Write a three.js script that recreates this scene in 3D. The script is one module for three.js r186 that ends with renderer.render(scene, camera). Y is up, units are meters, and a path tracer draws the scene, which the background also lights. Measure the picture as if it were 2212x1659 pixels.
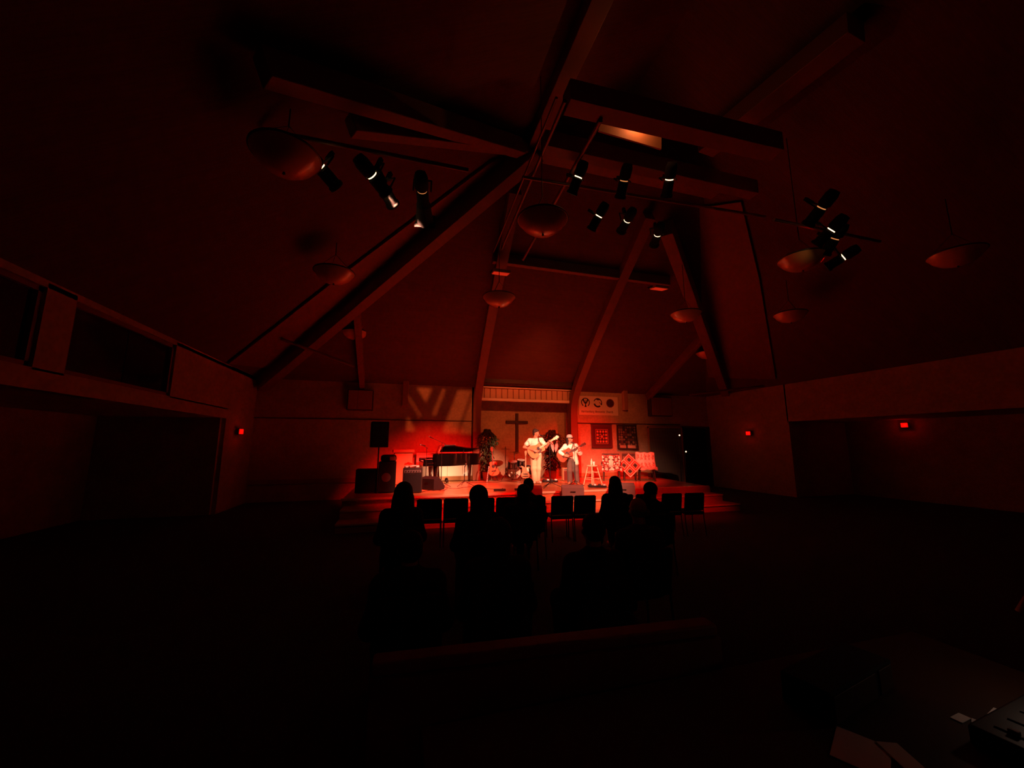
import * as THREE from 'three';
import { RoundedBoxGeometry } from 'three/addons/geometries/RoundedBoxGeometry.js';
import { mergeGeometries } from 'three/addons/utils/BufferGeometryUtils.js';
import { RectAreaLightUniformsLib } from 'three/addons/lights/RectAreaLightUniformsLib.js';

// ---------- camera, exposure ----------
RectAreaLightUniformsLib.init();
const scene = new THREE.Scene();
scene.background = new THREE.Color(0x000000);
const camera = new THREE.PerspectiveCamera(90, 2212 / 1659, 0.05, 80);
camera.position.set(0, 1.84, 0);
camera.rotation.order = 'YXZ';
camera.rotation.set(9 * Math.PI / 180, -16 * Math.PI / 180, 0);
const renderer = new THREE.WebGLRenderer({ antialias: true });
renderer.toneMapping = THREE.LinearToneMapping;
renderer.toneMappingExposure = 0.95;
renderer.shadowMap.enabled = true;

// stage lamps: [where, aimed at, colour, candela, half angle, penumbra]; each one is built as a fixture further down
const WARM = [1.0, 0.36, 0.225], RED = [1.0, 0.003, 0.002], AMBER = [1.0, 0.14, 0.035];
const STAGE_LAMPS = {
  redLeft: { p: [2.27, 6.15, -8.97], t: [1.2, 0.4, -13.5], c: RED, i: 494, a: 21.5, pen: 1 },
  redRight: { p: [6.94, 6.25, -8.9], t: [7.1, 0.5, -13.9], c: RED, i: 360, a: 25, pen: 1 },
  redFront: { p: [3.55, 6.3, -5.35], t: [4.6, 0.4, -11.6], c: RED, i: 220, a: 25, pen: 0.8 },
  redStepRight: { p: [7.2, 5.35, -4.55], t: [7.4, 0.3, -9.8], c: RED, i: 330, a: 17, pen: 0.8 },
  redStepLeft: { p: [2.75, 6.35, -5.55], t: [1.4, 0.45, -10.5], c: RED, i: 190, a: 17, pen: 0.8 },
  leftA: { p: [-1.07, 5.3, -5.0], t: [5.35, 1.35, -11.7], c: WARM, i: 420, a: 8, pen: 0.45 },
  leftB: { p: [-0.44, 5.3, -4.96], t: [7.6, 1.1, -13.4], c: WARM, i: 396, a: 10, pen: 0.7 },
  leftC: { p: [-0.33, 5.3, -5.19], t: [4.4, 1.6, -12.5], c: WARM, i: 420, a: 6.5, pen: 0.45 },
  leftD: { p: [0.15, 5.3, -5.1], t: [1.45, 3.12, -14.6], c: AMBER, i: 115, a: 14, pen: 0.3 },
  midA: { p: [3.48, 6.15, -6.2], t: [1.35, 0.5, -12.2], c: WARM, i: 310, a: 14, pen: 0.45 },
  midB: { p: [4.09, 6.15, -6.15], t: [4.7, 3.2, -15.2], c: AMBER, i: 105, a: 15, pen: 0.6 },
  midC: { p: [4.96, 6.1, -6.35], t: [7.9, 2.9, -14.6], c: AMBER, i: 63, a: 17, pen: 0.8 },
  rightA: { p: [7.85, 5.3, -4.9], t: [4.4, 1.7, -12.4], c: WARM, i: 560, a: 7, pen: 0.4 },
  rightB: { p: [6.7, 5.3, -4.3], t: [5.0, 0.6, -10.8], c: WARM, i: 200, a: 13, pen: 0.5 },
};

// ---------- helpers ----------
let seed = 7;
const rnd = () => { seed = (seed * 1664525 + 1013904223) >>> 0; return seed / 4294967296; };
const R = (d) => d * Math.PI / 180;
const V = (x, y, z) => new THREE.Vector3(x, y, z);
const taken = {};
function numbered(n) { const k = taken[n] = (taken[n] ?? -1) + 1; return k ? n + '_' + String(k).padStart(3, '0') : n; }
function place(g, x = 0, y = 0, z = 0, rx = 0, ry = 0, rz = 0) {
  g.applyMatrix4(new THREE.Matrix4().makeRotationFromEuler(new THREE.Euler(rx, ry, rz)));
  return g.translate(x, y, z);
}
const box = (w, h, d, ...p) => place(new THREE.BoxGeometry(w, h, d), ...p);
const rbox = (w, h, d, r, ...p) => place(new RoundedBoxGeometry(w, h, d, 2, r), ...p);
const cyl = (r1, r2, h, n, ...p) => place(new THREE.CylinderGeometry(r1, r2, h, n), ...p);
const sph = (r, n, ...p) => place(new THREE.SphereGeometry(r, n, Math.max(6, n >> 1)), ...p);
const lathe = (pts, n, ...p) => place(new THREE.LatheGeometry(pts.map(([x, y]) => new THREE.Vector2(x, y)), n), ...p);
function rod(a, b, r, n = 8, r2 = r) {
  const A = V(...a), B = V(...b), d = B.clone().sub(A), L = d.length();
  const g = new THREE.CylinderGeometry(r2, r, L, n);
  g.applyQuaternion(new THREE.Quaternion().setFromUnitVectors(V(0, 1, 0), d.normalize()));
  return g.translate((A.x + B.x) / 2, (A.y + B.y) / 2, (A.z + B.z) / 2);
}
// a square timber from a to b, w wide across, h deep, its top centre line running a-b
function timber(a, b, w, h) {
  const A = V(...a), B = V(...b), d = B.clone().sub(A), L = d.length(); d.normalize();
  const s = V(0, 1, 0).cross(d).normalize(), u = d.clone().cross(s).normalize();
  const g = new RoundedBoxGeometry(w, h, L, 1, 0.015);
  g.translate(0, -h / 2, 0).applyMatrix4(new THREE.Matrix4().makeBasis(s, u, d));
  const M = A.add(B).multiplyScalar(0.5); return g.translate(M.x, M.y, M.z);
}
function tube(pts, r, seg = 24, n = 6) {
  return new THREE.TubeGeometry(new THREE.CatmullRomCurve3(pts.map((p) => V(...p))), seg, r, n);
}
function shapeOf(pts) { const s = new THREE.Shape(); s.moveTo(...pts[0]); for (const p of pts.slice(1)) s.lineTo(...p); s.closePath(); return s; }
function spline(pts, n = 60) { return new THREE.CatmullRomCurve3(pts.map(([x, y]) => V(x, y, 0)), true).getPoints(n).slice(0, -1).map((p) => [p.x, p.y]); }
function extrude(pts, d, bevel = 0, ...p) {
  return place(new THREE.ExtrudeGeometry(shapeOf(pts), { depth: d, bevelEnabled: bevel > 0, bevelSize: bevel, bevelThickness: bevel, bevelSegments: 2, curveSegments: 8 }), ...p);
}
// flat slab with thickness from a polygon of 3D points (pushed along n by t)
function slab(pts, n, t) {
  const P = pts.map((p) => V(...p)), N = V(...n).normalize().multiplyScalar(t), pos = [], k = P.length;
  const tri = (a, b, c) => pos.push(...a.toArray(), ...b.toArray(), ...c.toArray());
  const Q = P.map((p) => p.clone().add(N));
  for (let i = 1; i < k - 1; i++) { tri(P[0], P[i], P[i + 1]); tri(Q[0], Q[i + 1], Q[i]); }
  for (let i = 0; i < k; i++) { const j = (i + 1) % k; tri(P[i], Q[i], Q[j]); tri(P[i], Q[j], P[j]); }
  const g = new THREE.BufferGeometry(); g.setAttribute('position', new THREE.Float32BufferAttribute(pos, 3));
  g.computeVertexNormals(); return g;
}
function uvBox(g, s = 1) {     // uv in metres from the dominant face direction
  const p = g.attributes.position, n = g.attributes.normal, uv = new Float32Array(p.count * 2);
  for (let i = 0; i < p.count; i++) {
    const ax = Math.abs(n.getX(i)), ay = Math.abs(n.getY(i)), az = Math.abs(n.getZ(i));
    let u, v; if (ay >= ax && ay >= az) { u = p.getX(i); v = p.getZ(i); } else if (ax >= az) { u = p.getZ(i); v = p.getY(i); } else { u = p.getX(i); v = p.getY(i); }
    uv[2 * i] = u * s; uv[2 * i + 1] = v * s;
  }
  g.setAttribute('uv', new THREE.BufferAttribute(uv, 2)); return g;
}
function join(gs) {
  if (!Array.isArray(gs)) return gs;
  if (gs.length === 1) return gs[0];
  return mergeGeometries(gs.map((g) => {
    let q = g.index ? g.toNonIndexed() : g;
    for (const k of Object.keys(q.attributes)) if (!['position', 'normal', 'uv'].includes(k)) q.deleteAttribute(k);
    if (!q.attributes.normal) q.computeVertexNormals();
    if (!q.attributes.uv) q.setAttribute('uv', new THREE.Float32BufferAttribute(new Float32Array(q.attributes.position.count * 2), 2));
    return q;
  }));
}
function mesh(name, gs, mat, parent) {
  const m = new THREE.Mesh(join(gs), mat); m.castShadow = m.receiveShadow = true;
  m.name = parent ? name : numbered(name); (parent ?? scene).add(m); return m;
}
function thing(name, label, category, pos = [0, 0, 0], turn = 0, group) {
  const o = new THREE.Group(); o.name = numbered(name); scene.add(o); o.position.set(...pos); o.rotation.y = turn;
  o.userData = { label, category }; if (group) o.userData.group = group; return o;
}
function tag(o, label, category, group) { o.userData.label = label; o.userData.category = category; if (group) o.userData.group = group; return o; }
function struct(name, gs, mat, label, category = 'structure') {
  const m = mesh(name, gs, mat); m.userData = { kind: 'structure', label, category }; return m;
}
function copyOf(o, pos, turn, label, group) {
  const c = o.clone(); c.name = numbered(o.name.replace(/_\d\d\d$/, '')); c.userData = { ...o.userData }; scene.add(c);
  c.position.set(...pos); c.rotation.y = turn; if (label) c.userData.label = label; if (group) c.userData.group = group; return c;
}

// ---------- textures and materials ----------
function noiseTex(w, h, f, srgb = true) {
  const a = new Uint8Array(w * h * 4);
  for (let y = 0; y < h; y++) for (let x = 0; x < w; x++) { const c = f(x / w, y / h, x, y), i = (y * w + x) * 4; a[i] = c[0]; a[i + 1] = c[1]; a[i + 2] = c[2]; a[i + 3] = 255; }
  const t = new THREE.DataTexture(a, w, h); t.magFilter = THREE.LinearFilter; t.minFilter = THREE.LinearMipmapLinearFilter; t.generateMipmaps = true;
  t.wrapS = t.wrapT = THREE.RepeatWrapping; if (srgb) t.colorSpace = THREE.SRGBColorSpace; t.needsUpdate = true; return t;
}
const hash = (x, y) => { const s = Math.sin(x * 127.1 + y * 311.7) * 43758.5453; return s - Math.floor(s); };
function vnoise(x, y, px, py) {   // value noise with period px, py
  const xi = Math.floor(x), yi = Math.floor(y), fx = x - xi, fy = y - yi, u = fx * fx * (3 - 2 * fx), v = fy * fy * (3 - 2 * fy);
  const h = (a, b) => hash(((a % px) + px) % px, ((b % py) + py) % py);
  return (h(xi, yi) * (1 - u) + h(xi + 1, yi) * u) * (1 - v) + (h(xi, yi + 1) * (1 - u) + h(xi + 1, yi + 1) * u) * v;
}
const mix = (a, b, t) => a.map((x, i) => x + (b[i] - x) * t);
function woodTex(dark, light, planks) {
  return noiseTex(512, 512, (u, v) => {
    const k = Math.floor(v * planks), g = vnoise(u * 6 + k * 3.7, v * 128, 6, 128) * 0.55 + vnoise(u * 24, v * 256 + k, 24, 256) * 0.25 + hash(k, 9) * 0.35;
    return mix(dark, light, Math.min(1, g));
  });
}
const std = (color, roughness = 0.7, o = {}) => new THREE.MeshStandardMaterial({ color, roughness, ...o });
const floorWood = woodTex([176, 112, 68], [220, 160, 108], 14);
const plaster = noiseTex(256, 256, (u, v) => { const g = 162 + 20 * vnoise(u * 40, v * 40, 40, 40) + 16 * vnoise(u * 6, v * 6, 6, 6); return [g, g * 0.86, g * 0.66]; });
const carpetTex = noiseTex(256, 256, (u, v) => { const g = 40 + 26 * vnoise(u * 90, v * 90, 90, 90); return [g * 1.1, g, g * 0.95]; });
const deckTex = woodTex([84, 48, 34], [108, 64, 46], 8);
const M = {
  plaster: std(0xffffff, 0.9, { map: plaster }), carpet: std(0xffffff, 0.95, { map: carpetTex }), stage: std(0xffffff, 0.28, { map: floorWood }),
  deck: std(0xffffff, 0.85, { map: deckTex }), beam: std(0x7c4a2b, 0.6), headerPanel: std(0xd8b490, 0.7), nosing: std(0xf2dcb8, 0.35), floodFace: std(0x301008, 0.4, { emissive: 0xff3218, emissiveIntensity: 0.5 }), trimWood: std(0xa06c42, 0.5), darkTrim: std(0x3c2616, 0.6),
  black: std(0x0b0b0c, 0.5), blackMatte: std(0x111111, 0.9), blackGloss: new THREE.MeshPhysicalMaterial({ color: 0x060606, roughness: 0.25, clearcoat: 1, clearcoatRoughness: 0.08 }),
  grille: std(0x15161a, 0.85), tolex: std(0x17171a, 0.8), chrome: std(0xcccccc, 0.25, { metalness: 1 }), brass: std(0xc49a4a, 0.3, { metalness: 1 }), gold: std(0xb98a3c, 0.4, { metalness: 0.6 }),
  white: std(0xf2eee4, 0.7), cream: std(0xe9ddc4, 0.85), paper: std(0xf1efe8, 0.9), grey: std(0x6a6866, 0.8), greyLight: std(0x75716b, 0.75), glass: std(0x16181c, 0.12),
  spruce: std(0xc27c4e, 0.35), mahogany: std(0x8a3f22, 0.35), rosewood: std(0x3a2216, 0.5), skin: std(0xba785c, 0.6), khaki: std(0xcfae8c, 0.9), shirt: std(0xf0e7d2, 0.9), denim: std(0x5c5650, 0.9),
  hair: std(0x2a1a10, 0.7), hairDark: std(0x120c08, 0.8), leaf: std(0x35502a, 0.6, { side: THREE.DoubleSide }), leafDark: std(0x24381f, 0.6, { side: THREE.DoubleSide }), bark: std(0x5a4230, 0.9), terracotta: std(0x8a4a30, 0.8),
  cap: std(0x9a958c, 0.8), bowl: new THREE.MeshPhysicalMaterial({ color: 0xdc9a66, roughness: 0.28, clearcoat: 0.7 }), cloth1: std(0x191a20, 0.95), cloth2: std(0x2a1d1a, 0.95), cloth3: std(0x202822, 0.95),
  hotWarm: std(0x221a10, 0.5, { emissive: 0xffc98a, emissiveIntensity: 6 }), hotDim: std(0x221a10, 0.5, { emissive: 0xff9a55, emissiveIntensity: 0.7 }), hotRed: std(0x200202, 0.5, { emissive: 0xff0a05, emissiveIntensity: 1.6 }),
  wallRed: std(0x2a0000, 0.4, { emissive: 0xff0d06, emissiveIntensity: 1.0 }), steel: std(0x55504c, 0.4, { metalness: 0.7 }), pipe: std(0x7a5a4c, 0.45, { metalness: 0.3 }), tan: std(0xb4825a, 0.7), stoolWood: std(0xdfb592, 0.5),
};
// ---------- the hall ----------
const ST = 0.56, ZB = -14.6;            // stage height, back wall
struct('floor', uvBox(box(30, 0.1, 20, 5, -0.05, -6.6)), M.carpet, 'dark carpeted hall floor under the audience', 'floor');
const stageOutline = [[-1.3, 10.36], [9.47, 10.30], [10.2, 14.6], [6.9, 14.6], [6.9, 15.4], [2.7, 15.4], [2.7, 14.6], [-1.3, 14.6]];
struct('floor_stage', uvBox(extrude(stageOutline, ST - 0.02, 0, 0, 0, 0, -Math.PI / 2, 0, 0), 0.6), M.stage, 'polished wooden stage floor with red light on it', 'stage');
mesh('nosing', box(10.8, 0.05, 0.06, 4.08, ST - 0.024, -10.33, 0, 0.0055, 0), M.nosing, scene.getObjectByName('floor_stage'));
for (const [y, z0, z1, n] of [[0.38, -10.33, -9.7, 'upper'], [0.19, -10.33, -9.1, 'lower']]) {
  const s = struct('stage_step', uvBox(box(10.6, y, z1 - z0, 4.05, y / 2, (z0 + z1) / 2), 0.6), M.stage, n + ' long wooden step along the front of the stage', 'step');
  mesh('nosing', box(10.6, 0.035, 0.03, 4.05, y - 0.018, z1 + 0.012), M.nosing, s);
}
// back wall, alcove behind the cross
const wallBox = (...a) => uvBox(box(...a), 0.5);
struct('wall_back_left', wallBox(7.6, 4.25, 0.2, -1.1, 2.125, ZB - 0.1), M.plaster, 'tan plaster wall behind the grand piano', 'wall');
struct('wall_back_right', [wallBox(5.2, 4.25, 0.2, 9.5, 2.125, ZB - 0.1), wallBox(1.5, 1.65, 0.2, 12.85, 3.425, ZB - 0.1), wallBox(0.2, 4.25, 0.2, 13.7, 2.125, ZB - 0.1)], M.plaster, 'tan plaster wall with quilts behind the draped chairs', 'wall');
struct('wall_alcove', [wallBox(4.6, 4.3, 0.2, 4.8, 2.15, -15.5), wallBox(0.12, 4.3, 0.8, 2.64, 2.15, -15.0), wallBox(0.12, 4.3, 0.8, 6.96, 2.15, -15.0), wallBox(4.4, 0.1, 0.9, 4.8, 4.2, -15.05)], M.plaster, 'tan alcove wall behind the wooden cross', 'wall');
for (const [x0, x1, n] of [[-4.7, 2.66, 1], [6.95, 12.05, 2]]) {
  struct('trim_' + n, box(x1 - x0, 0.035, 0.025, (x0 + x1) / 2, 2.73, ZB + 0.012), M.darkTrim, n === 1 ? 'thin dark rail across the wall above the piano' : 'thin dark rail across the wall above the quilts', 'trim');
  struct(n === 1 ? 'baseboard_left' : 'baseboard_right', box(x1 - x0, 0.15, 0.03, (x0 + x1) / 2, ST + 0.075, ZB + 0.015), M.trimWood, n === 1 ? 'wooden baseboard behind the piano' : 'wooden baseboard behind the draped chairs', 'baseboard');
}
// panelled header over the alcove: each panel a piece
{
  const h = struct('trim_header', [box(4.06, 0.1, 0.16, 4.8, 3.58, -14.5), box(4.06, 0.05, 0.13, 4.8, 4.06, -14.5)], M.cream, 'pale panelled header above the alcove', 'header');
  mesh('backing', box(4.0, 0.42, 0.04, 4.8, 3.84, -14.58), M.trimWood, h);
  const g = new RoundedBoxGeometry(0.2, 0.38, 0.04, 1, 0.012);
  for (let i = 0; i < 17; i++) { const p = mesh('panel', g, M.headerPanel, h); p.position.set(2.92 + i * 0.235, 3.835, -14.54); }
  struct('trim_soffit', box(4.1, 0.16, 0.5, 4.8, 4.26, -14.3), M.darkTrim, 'dark beam above the panelled header', 'beam');
}
// roof: back slope P, two side slopes, small gable where they meet
const up = [0, 1, 0];
const roofP = (x, z) => [x, 4.05 + 0.5 * (z + 14.6), z], roofL = (x, z) => [x, 4.05 + 0.57 * (x + 4.7), z], roofR = (x, z) => [x, 4.05 + 0.57 * (13.6 - x), z];
struct('ceiling_back', uvBox(slab([roofP(-1.4, -14.75), roofP(10.35, -14.75), roofP(10.35, -10.89), roofP(6.57, -6.6), roofP(2.33, -6.6), roofP(-1.4, -10.84)], up, 0.15), 0.5), M.deck, 'sloping boarded ceiling above the stage', 'ceiling');
struct('ceiling_corner_left', uvBox(slab([roofP(-4.9, -14.75), roofP(-1.4, -14.75), roofP(-1.4, -10.84)], up, 0.15), 0.5), M.deck, 'dark corner of ceiling beyond the left end of the stage ceiling', 'ceiling');
struct('ceiling_corner_right', uvBox(slab([roofP(10.35, -14.75), roofP(13.8, -14.75), roofP(10.35, -10.89)], up, 0.15), 0.5), M.deck, 'dark corner of ceiling beyond the right end of the stage ceiling', 'ceiling');
struct('ceiling_left', uvBox(slab([roofL(-4.9, -14.9), roofL(2.33, -6.6), roofL(4.45, -6.6), roofL(4.45, 3.2), roofL(-4.9, 3.2)], up, 0.15), 0.5), M.deck, 'dark sloping ceiling over the left of the hall', 'ceiling');
struct('ceiling_right', uvBox(slab([roofR(13.8, -14.9), roofR(6.57, -6.6), roofR(4.45, -6.6), roofR(4.45, 3.2), roofR(13.8, 3.2)], up, 0.15), 0.5), M.deck, 'dark sloping ceiling over the right of the hall', 'ceiling');
struct('wall_gable', uvBox(slab([[2.2, 7.95, -6.6], [6.7, 7.95, -6.6], [4.45, 9.3, -6.6]], [0, 0, -1], 0.12)), M.deck, 'small dark gable above the stage ceiling', 'gable');
// arched timbers of the back slope
function arch(x0, k, label) {
  const o = [], i = [];
  const path = [[0.56, -14.42, 0.02], [2.9, -14.42, 0.02], [3.5, -14.3, 0.1], [4.1, -13.75, 0.12], [4.85, -12.6, 0.1], [5.6, -11.3, 0.1], [6.4, -9.75, 0.1], [7.15, -8.2, 0.1], [7.5, -7.5, 0.1]];
  const c = new THREE.CatmullRomCurve3(path.map(([y, z]) => V(0, y, z)), false, 'centripetal'), P = c.getPoints(40);
  const pos = [], w = 0.14, n = P.length, ring = [];
  for (let q = 0; q < n; q++) {
    const t = c.getTangent(q / (n - 1)), nx = V(0, -t.z, t.y).normalize();      // towards the roof side
    const A = P[q].clone().addScaledVector(nx, -0.14), B = P[q].clone().addScaledVector(nx, 0.2);
    const s = (p) => x0 + k * (p.z + 14.42);
    ring.push([V(s(A) - w, A.y, A.z), V(s(A) + w, A.y, A.z), V(s(B) + w, B.y, B.z), V(s(B) - w, B.y, B.z)]);
  }
  const quad = (a, b, cc, d) => pos.push(...a.toArray(), ...b.toArray(), ...cc.toArray(), ...a.toArray(), ...cc.toArray(), ...d.toArray());
  for (let q = 0; q < n - 1; q++) for (let e = 0; e < 4; e++) quad(ring[q][e], ring[q][(e + 1) % 4], ring[q + 1][(e + 1) % 4], ring[q + 1][e]);
  quad(...ring[0]); quad(...ring[n - 1]);
  const g = new THREE.BufferGeometry(); g.setAttribute('position', new THREE.Float32BufferAttribute(pos, 3)); g.computeVertexNormals();
  struct('trim_arch', g, M.beam, label, 'beam');
}
arch(2.74, -0.075, 'curved wooden arch post rising left of the cross'); arch(6.72, -0.15, 'curved wooden arch post rising right of the cross');
const beam = (a, b, w, h, mat, label) => struct('trim_beam', timber(a, b, w, h), mat, label, 'beam');
beam([-4.6, 4.05, -14.5], [2.33, 8.0, -6.6], 0.3, 0.5, M.beam, 'deep hip beam running up left of the stage ceiling');
beam([13.45, 4.35, -13.3], [6.3, 7.5, -7.6], 0.3, 0.5, M.beam, 'deep hip beam running up right of the stage ceiling');
beam([-1.4, 4.05, -14.6], [-1.35, 5.72, -11.25], 0.18, 0.3, M.beam, 'short beam at the left end of the stage ceiling');
beam([10.4, 4.05, -14.6], [10.3, 5.85, -11.0], 0.18, 0.3, M.beam, 'short beam at the right end of the stage ceiling');
beam([2.1, 6.78, -9.15], [7.5, 6.78, -9.15], 0.16, 0.26, M.beam, 'horizontal cross beam carrying the two red floodlights');
beam([-1.56, 5.74, -3.85], [1.95, 7.75, -6.4], 0.24, 0.3, M.beam, 'upper slanting beam at the far upper left');
beam([-0.87, 6.13, -4.88], [2.34, 7.95, -6.63], 0.2, 0.24, M.beam, 'lower slanting beam meeting the ring corner from the left');
beam([2.33, 7.98, -6.7], [2.33, 7.98, 1.0], 0.3, 0.3, M.beam, 'long beam running overhead from the ring corner');
beam([6.0, 8.3, -5.9], [6.25, 8.15, -3.2], 0.42, 0.34, M.beam, 'thick short beam above the lighting pipes on the right');
beam([2.0, 7.98, -6.62], [6.9, 7.98, -6.62], 0.26, 0.34, M.beam, 'dark cross beam at the top of the stage ceiling');
beam([2.1, 7.0, -4.45], [5.9, 7.0, -4.35], 0.3, 0.34, M.beam, 'dark cross beam in front of the lit board');
beam([2.1, 7.05, -5.4], [6.6, 7.05, -5.4], 0.22, 0.3, M.beam, 'dark cross beam behind the lit board');
struct('trim_band', slab([[-4.6, 4.02, -12.0], [-1.39, 5.86, -9.24], [1.52, 7.52, -6.88], [2.1, 7.85, -6.95], [-1.0, 6.08, -10.25], [-4.2, 4.25, -13.7]], [-0.5, 0.87, 0], 0.05), M.beam, 'broad lighter board band beside the left hip beam', 'trim');
struct('trim_band', slab([[13.17, 4.22, -10.72], [9.41, 6.36, -7.82], [7.45, 7.48, -6.45], [6.95, 7.76, -7.3], [9.3, 6.42, -10.0], [12.4, 4.65, -13.1]], [0.5, 0.87, 0], 0.05), M.beam, 'broad lighter board band beside the right hip beam', 'trim');
// side walls with dark aisles under them
const LX = -4.8, RX = 13.7;
{
  const w = struct('wall_left', [wallBox(0.2, 0.28, 15.1, LX, 2.71, -4.95), wallBox(0.2, 0.2, 17.6, LX, 4.05, -5.8), wallBox(0.2, 4.1, 2.1, LX, 2.05, -13.55), wallBox(0.2, 1.2, 2.85, LX, 3.42, -11.1), wallBox(0.2, 1.2, 0.5, LX, 3.42, -6.75), wallBox(0.2, 1.2, 3.2, LX, 3.42, 1.5)], M.plaster, 'left side wall with high windows over a dark aisle', 'wall');
  struct('wall_aisle_left', [wallBox(0.2, 2.7, 17.8, -7.6, 1.3, -5.8), wallBox(2.8, 0.1, 15.1, -6.2, 2.62, -4.95), wallBox(2.8, 2.7, 0.2, -6.2, 1.3, -12.5)], M.plaster, 'dark aisle behind the left wall', 'wall');
  for (const [n, z0, z1] of [[1, -9.68, -7.0], [2, -6.5, -0.1]]) {
    const f = struct('window_' + n, [box(0.12, 0.07, z1 - z0, LX, 2.885, (z0 + z1) / 2), box(0.12, 0.07, z1 - z0, LX, 3.915, (z0 + z1) / 2), box(0.12, 1.1, 0.07, LX, 3.4, z0 + 0.035), box(0.12, 1.1, 0.07, LX, 3.4, z1 - 0.035)], M.beam, n === 1 ? 'dark high window nearest the stage in the left wall' : 'long dark high window at the far left', 'window');
    const p = Math.round((z1 - z0) / 1.3);
    for (let i = 0; i < p; i++) mesh('pane', box(0.015, 0.96, (z1 - z0 - 0.14) / p - 0.02, LX, 3.4, z0 + 0.07 + (i + 0.5) * (z1 - z0 - 0.14) / p), M.glass, f);
  }
}
struct('wall_right', [wallBox(0.2, 1.4, 13.9, RX, 3.38, -3.85), wallBox(0.2, 4.1, 3.9, RX, 2.05, -12.7), wallBox(0.2, 4.1, 0.5, RX, 2.05, -2.2)], M.plaster, 'right side wall above a dark wide opening', 'wall');
struct('wall_aisle_right', [wallBox(0.2, 2.8, 17.8, 16.6, 1.4, -5.8), wallBox(2.8, 0.1, 13.9, 15.2, 2.74, -3.85), wallBox(2.8, 2.8, 0.2, 15.2, 1.4, -10.9)], M.plaster, 'dark aisle behind the right wall', 'wall');
struct('wall_rear', [wallBox(24.6, 9.6, 0.2, 4.5, 4.75, 3.2)], M.plaster, 'wall behind the audience', 'wall');
{
  const d = struct('door_1', [box(0.08, 2.64, 0.24, 12.12, 1.32, ZB - 0.06), box(0.08, 2.64, 0.24, 13.56, 1.32, ZB - 0.06), box(1.5, 0.08, 0.24, 12.84, 2.62, ZB - 0.06)], M.darkTrim, 'dark doorway at the right of the stage', 'door');
  mesh('leaf', rbox(1.36, 2.56, 0.05, 0.01, 12.84, 1.29, ZB - 0.15), M.blackMatte, d); mesh('handle', rod([12.3, 1.05, ZB - 0.09], [12.42, 1.05, ZB - 0.09], 0.012), M.chrome, d);
}
// tie rods at the two ends of the chancel
for (const [a, b, l] of [[[-3.3, 4.72, -11.6], [-1.45, 4.2, -12.3], 'slanting tie rod under the left hip beam'], [[10.6, 3.75, -12.2], [12.9, 4.0, -11.0], 'slanting tie rod under the right hip beam']]) struct('trim_tie', rod(a, b, 0.045, 8), M.beam, l, 'rod');
// wooden cross
{
  const c = thing('wooden_cross', 'plain dark wooden cross hanging in the alcove', 'cross', [4.61, 2.32, -15.33]);
  mesh('upright', rbox(0.115, 1.62, 0.07, 0.012, 0, 0, 0), M.darkTrim, c); mesh('crossbar', rbox(0.95, 0.115, 0.07, 0.012, 0, 0.45, 0.002), M.darkTrim, c);
}
// ---------- overhead: pendants, pipes, fixtures ----------
{
  const proto = thing('pendant_lamp', '', 'lamp', [0, 0, 0], 0, 'unlit bowl pendants under the roof');
  const prof = [[0.0, -0.2], [0.09, -0.195], [0.2, -0.16], [0.3, -0.085], [0.36, 0.0], [0.385, 0.03], [0.375, 0.035], [0.35, 0.0], [0.29, -0.075], [0.19, -0.145], [0.0, -0.18]];
  mesh('shade', lathe(prof, 40), M.bowl, proto); mesh('rim', place(new THREE.TorusGeometry(0.38, 0.014, 8, 40), 0, 0.035, 0, Math.PI / 2), M.steel, proto);
  mesh('finial', lathe([[0, -0.24], [0.02, -0.225], [0.012, -0.2], [0, -0.19]], 12), M.steel, proto);
  const sus = []; for (let i = 0; i < 3; i++) { const a = i * 2.094; sus.push(rod([0.37 * Math.cos(a), 0.03, 0.37 * Math.sin(a)], [0, 0.42, 0], 0.004, 5)); }
  mesh('suspension', sus, M.steel, proto);
  const spots = [[1.96, -5.12, 'nearest bowl pendant above the centre aisle, under the lighting pipes'], [2.08, -8.36, 'bowl pendant above the stage front, left of the cross beam'], [-1.5, -12.35, 'small far bowl pendant at the left end of the stage ceiling'], [-1.43, -8.0, 'middle bowl pendant of the left row beside the hip beam'], [-1.47, -4.7, 'large near bowl pendant at the upper left'],
    [10.98, -11.57, 'small far bowl pendant at the right end of the stage'], [7.11, -8.1, 'bowl pendant right of the right red floodlight'], [9.8, -7.37, 'bowl pendant over the right side, in front of the dark slope'], [7.04, -4.96, 'large near bowl pendant at the right'], [9.56, -4.05, 'faint bowl pendant at the far right']];
  spots.forEach(([x, z, l], i) => {
    const y = 5.24, o = i ? copyOf(proto, [x, y, z], 0, l) : proto; o.position.set(x, y, z); o.userData.label = l;
    const roof = Math.min(4.05 + 0.57 * (x + 4.7), 4.05 + 0.57 * (13.6 - x), 4.05 + 0.5 * (z + 14.6));
    mesh('stem', rod([0, 0.4, 0], [0, roof - y, 0], 0.008, 6), M.steel, o);
  });
}
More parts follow.
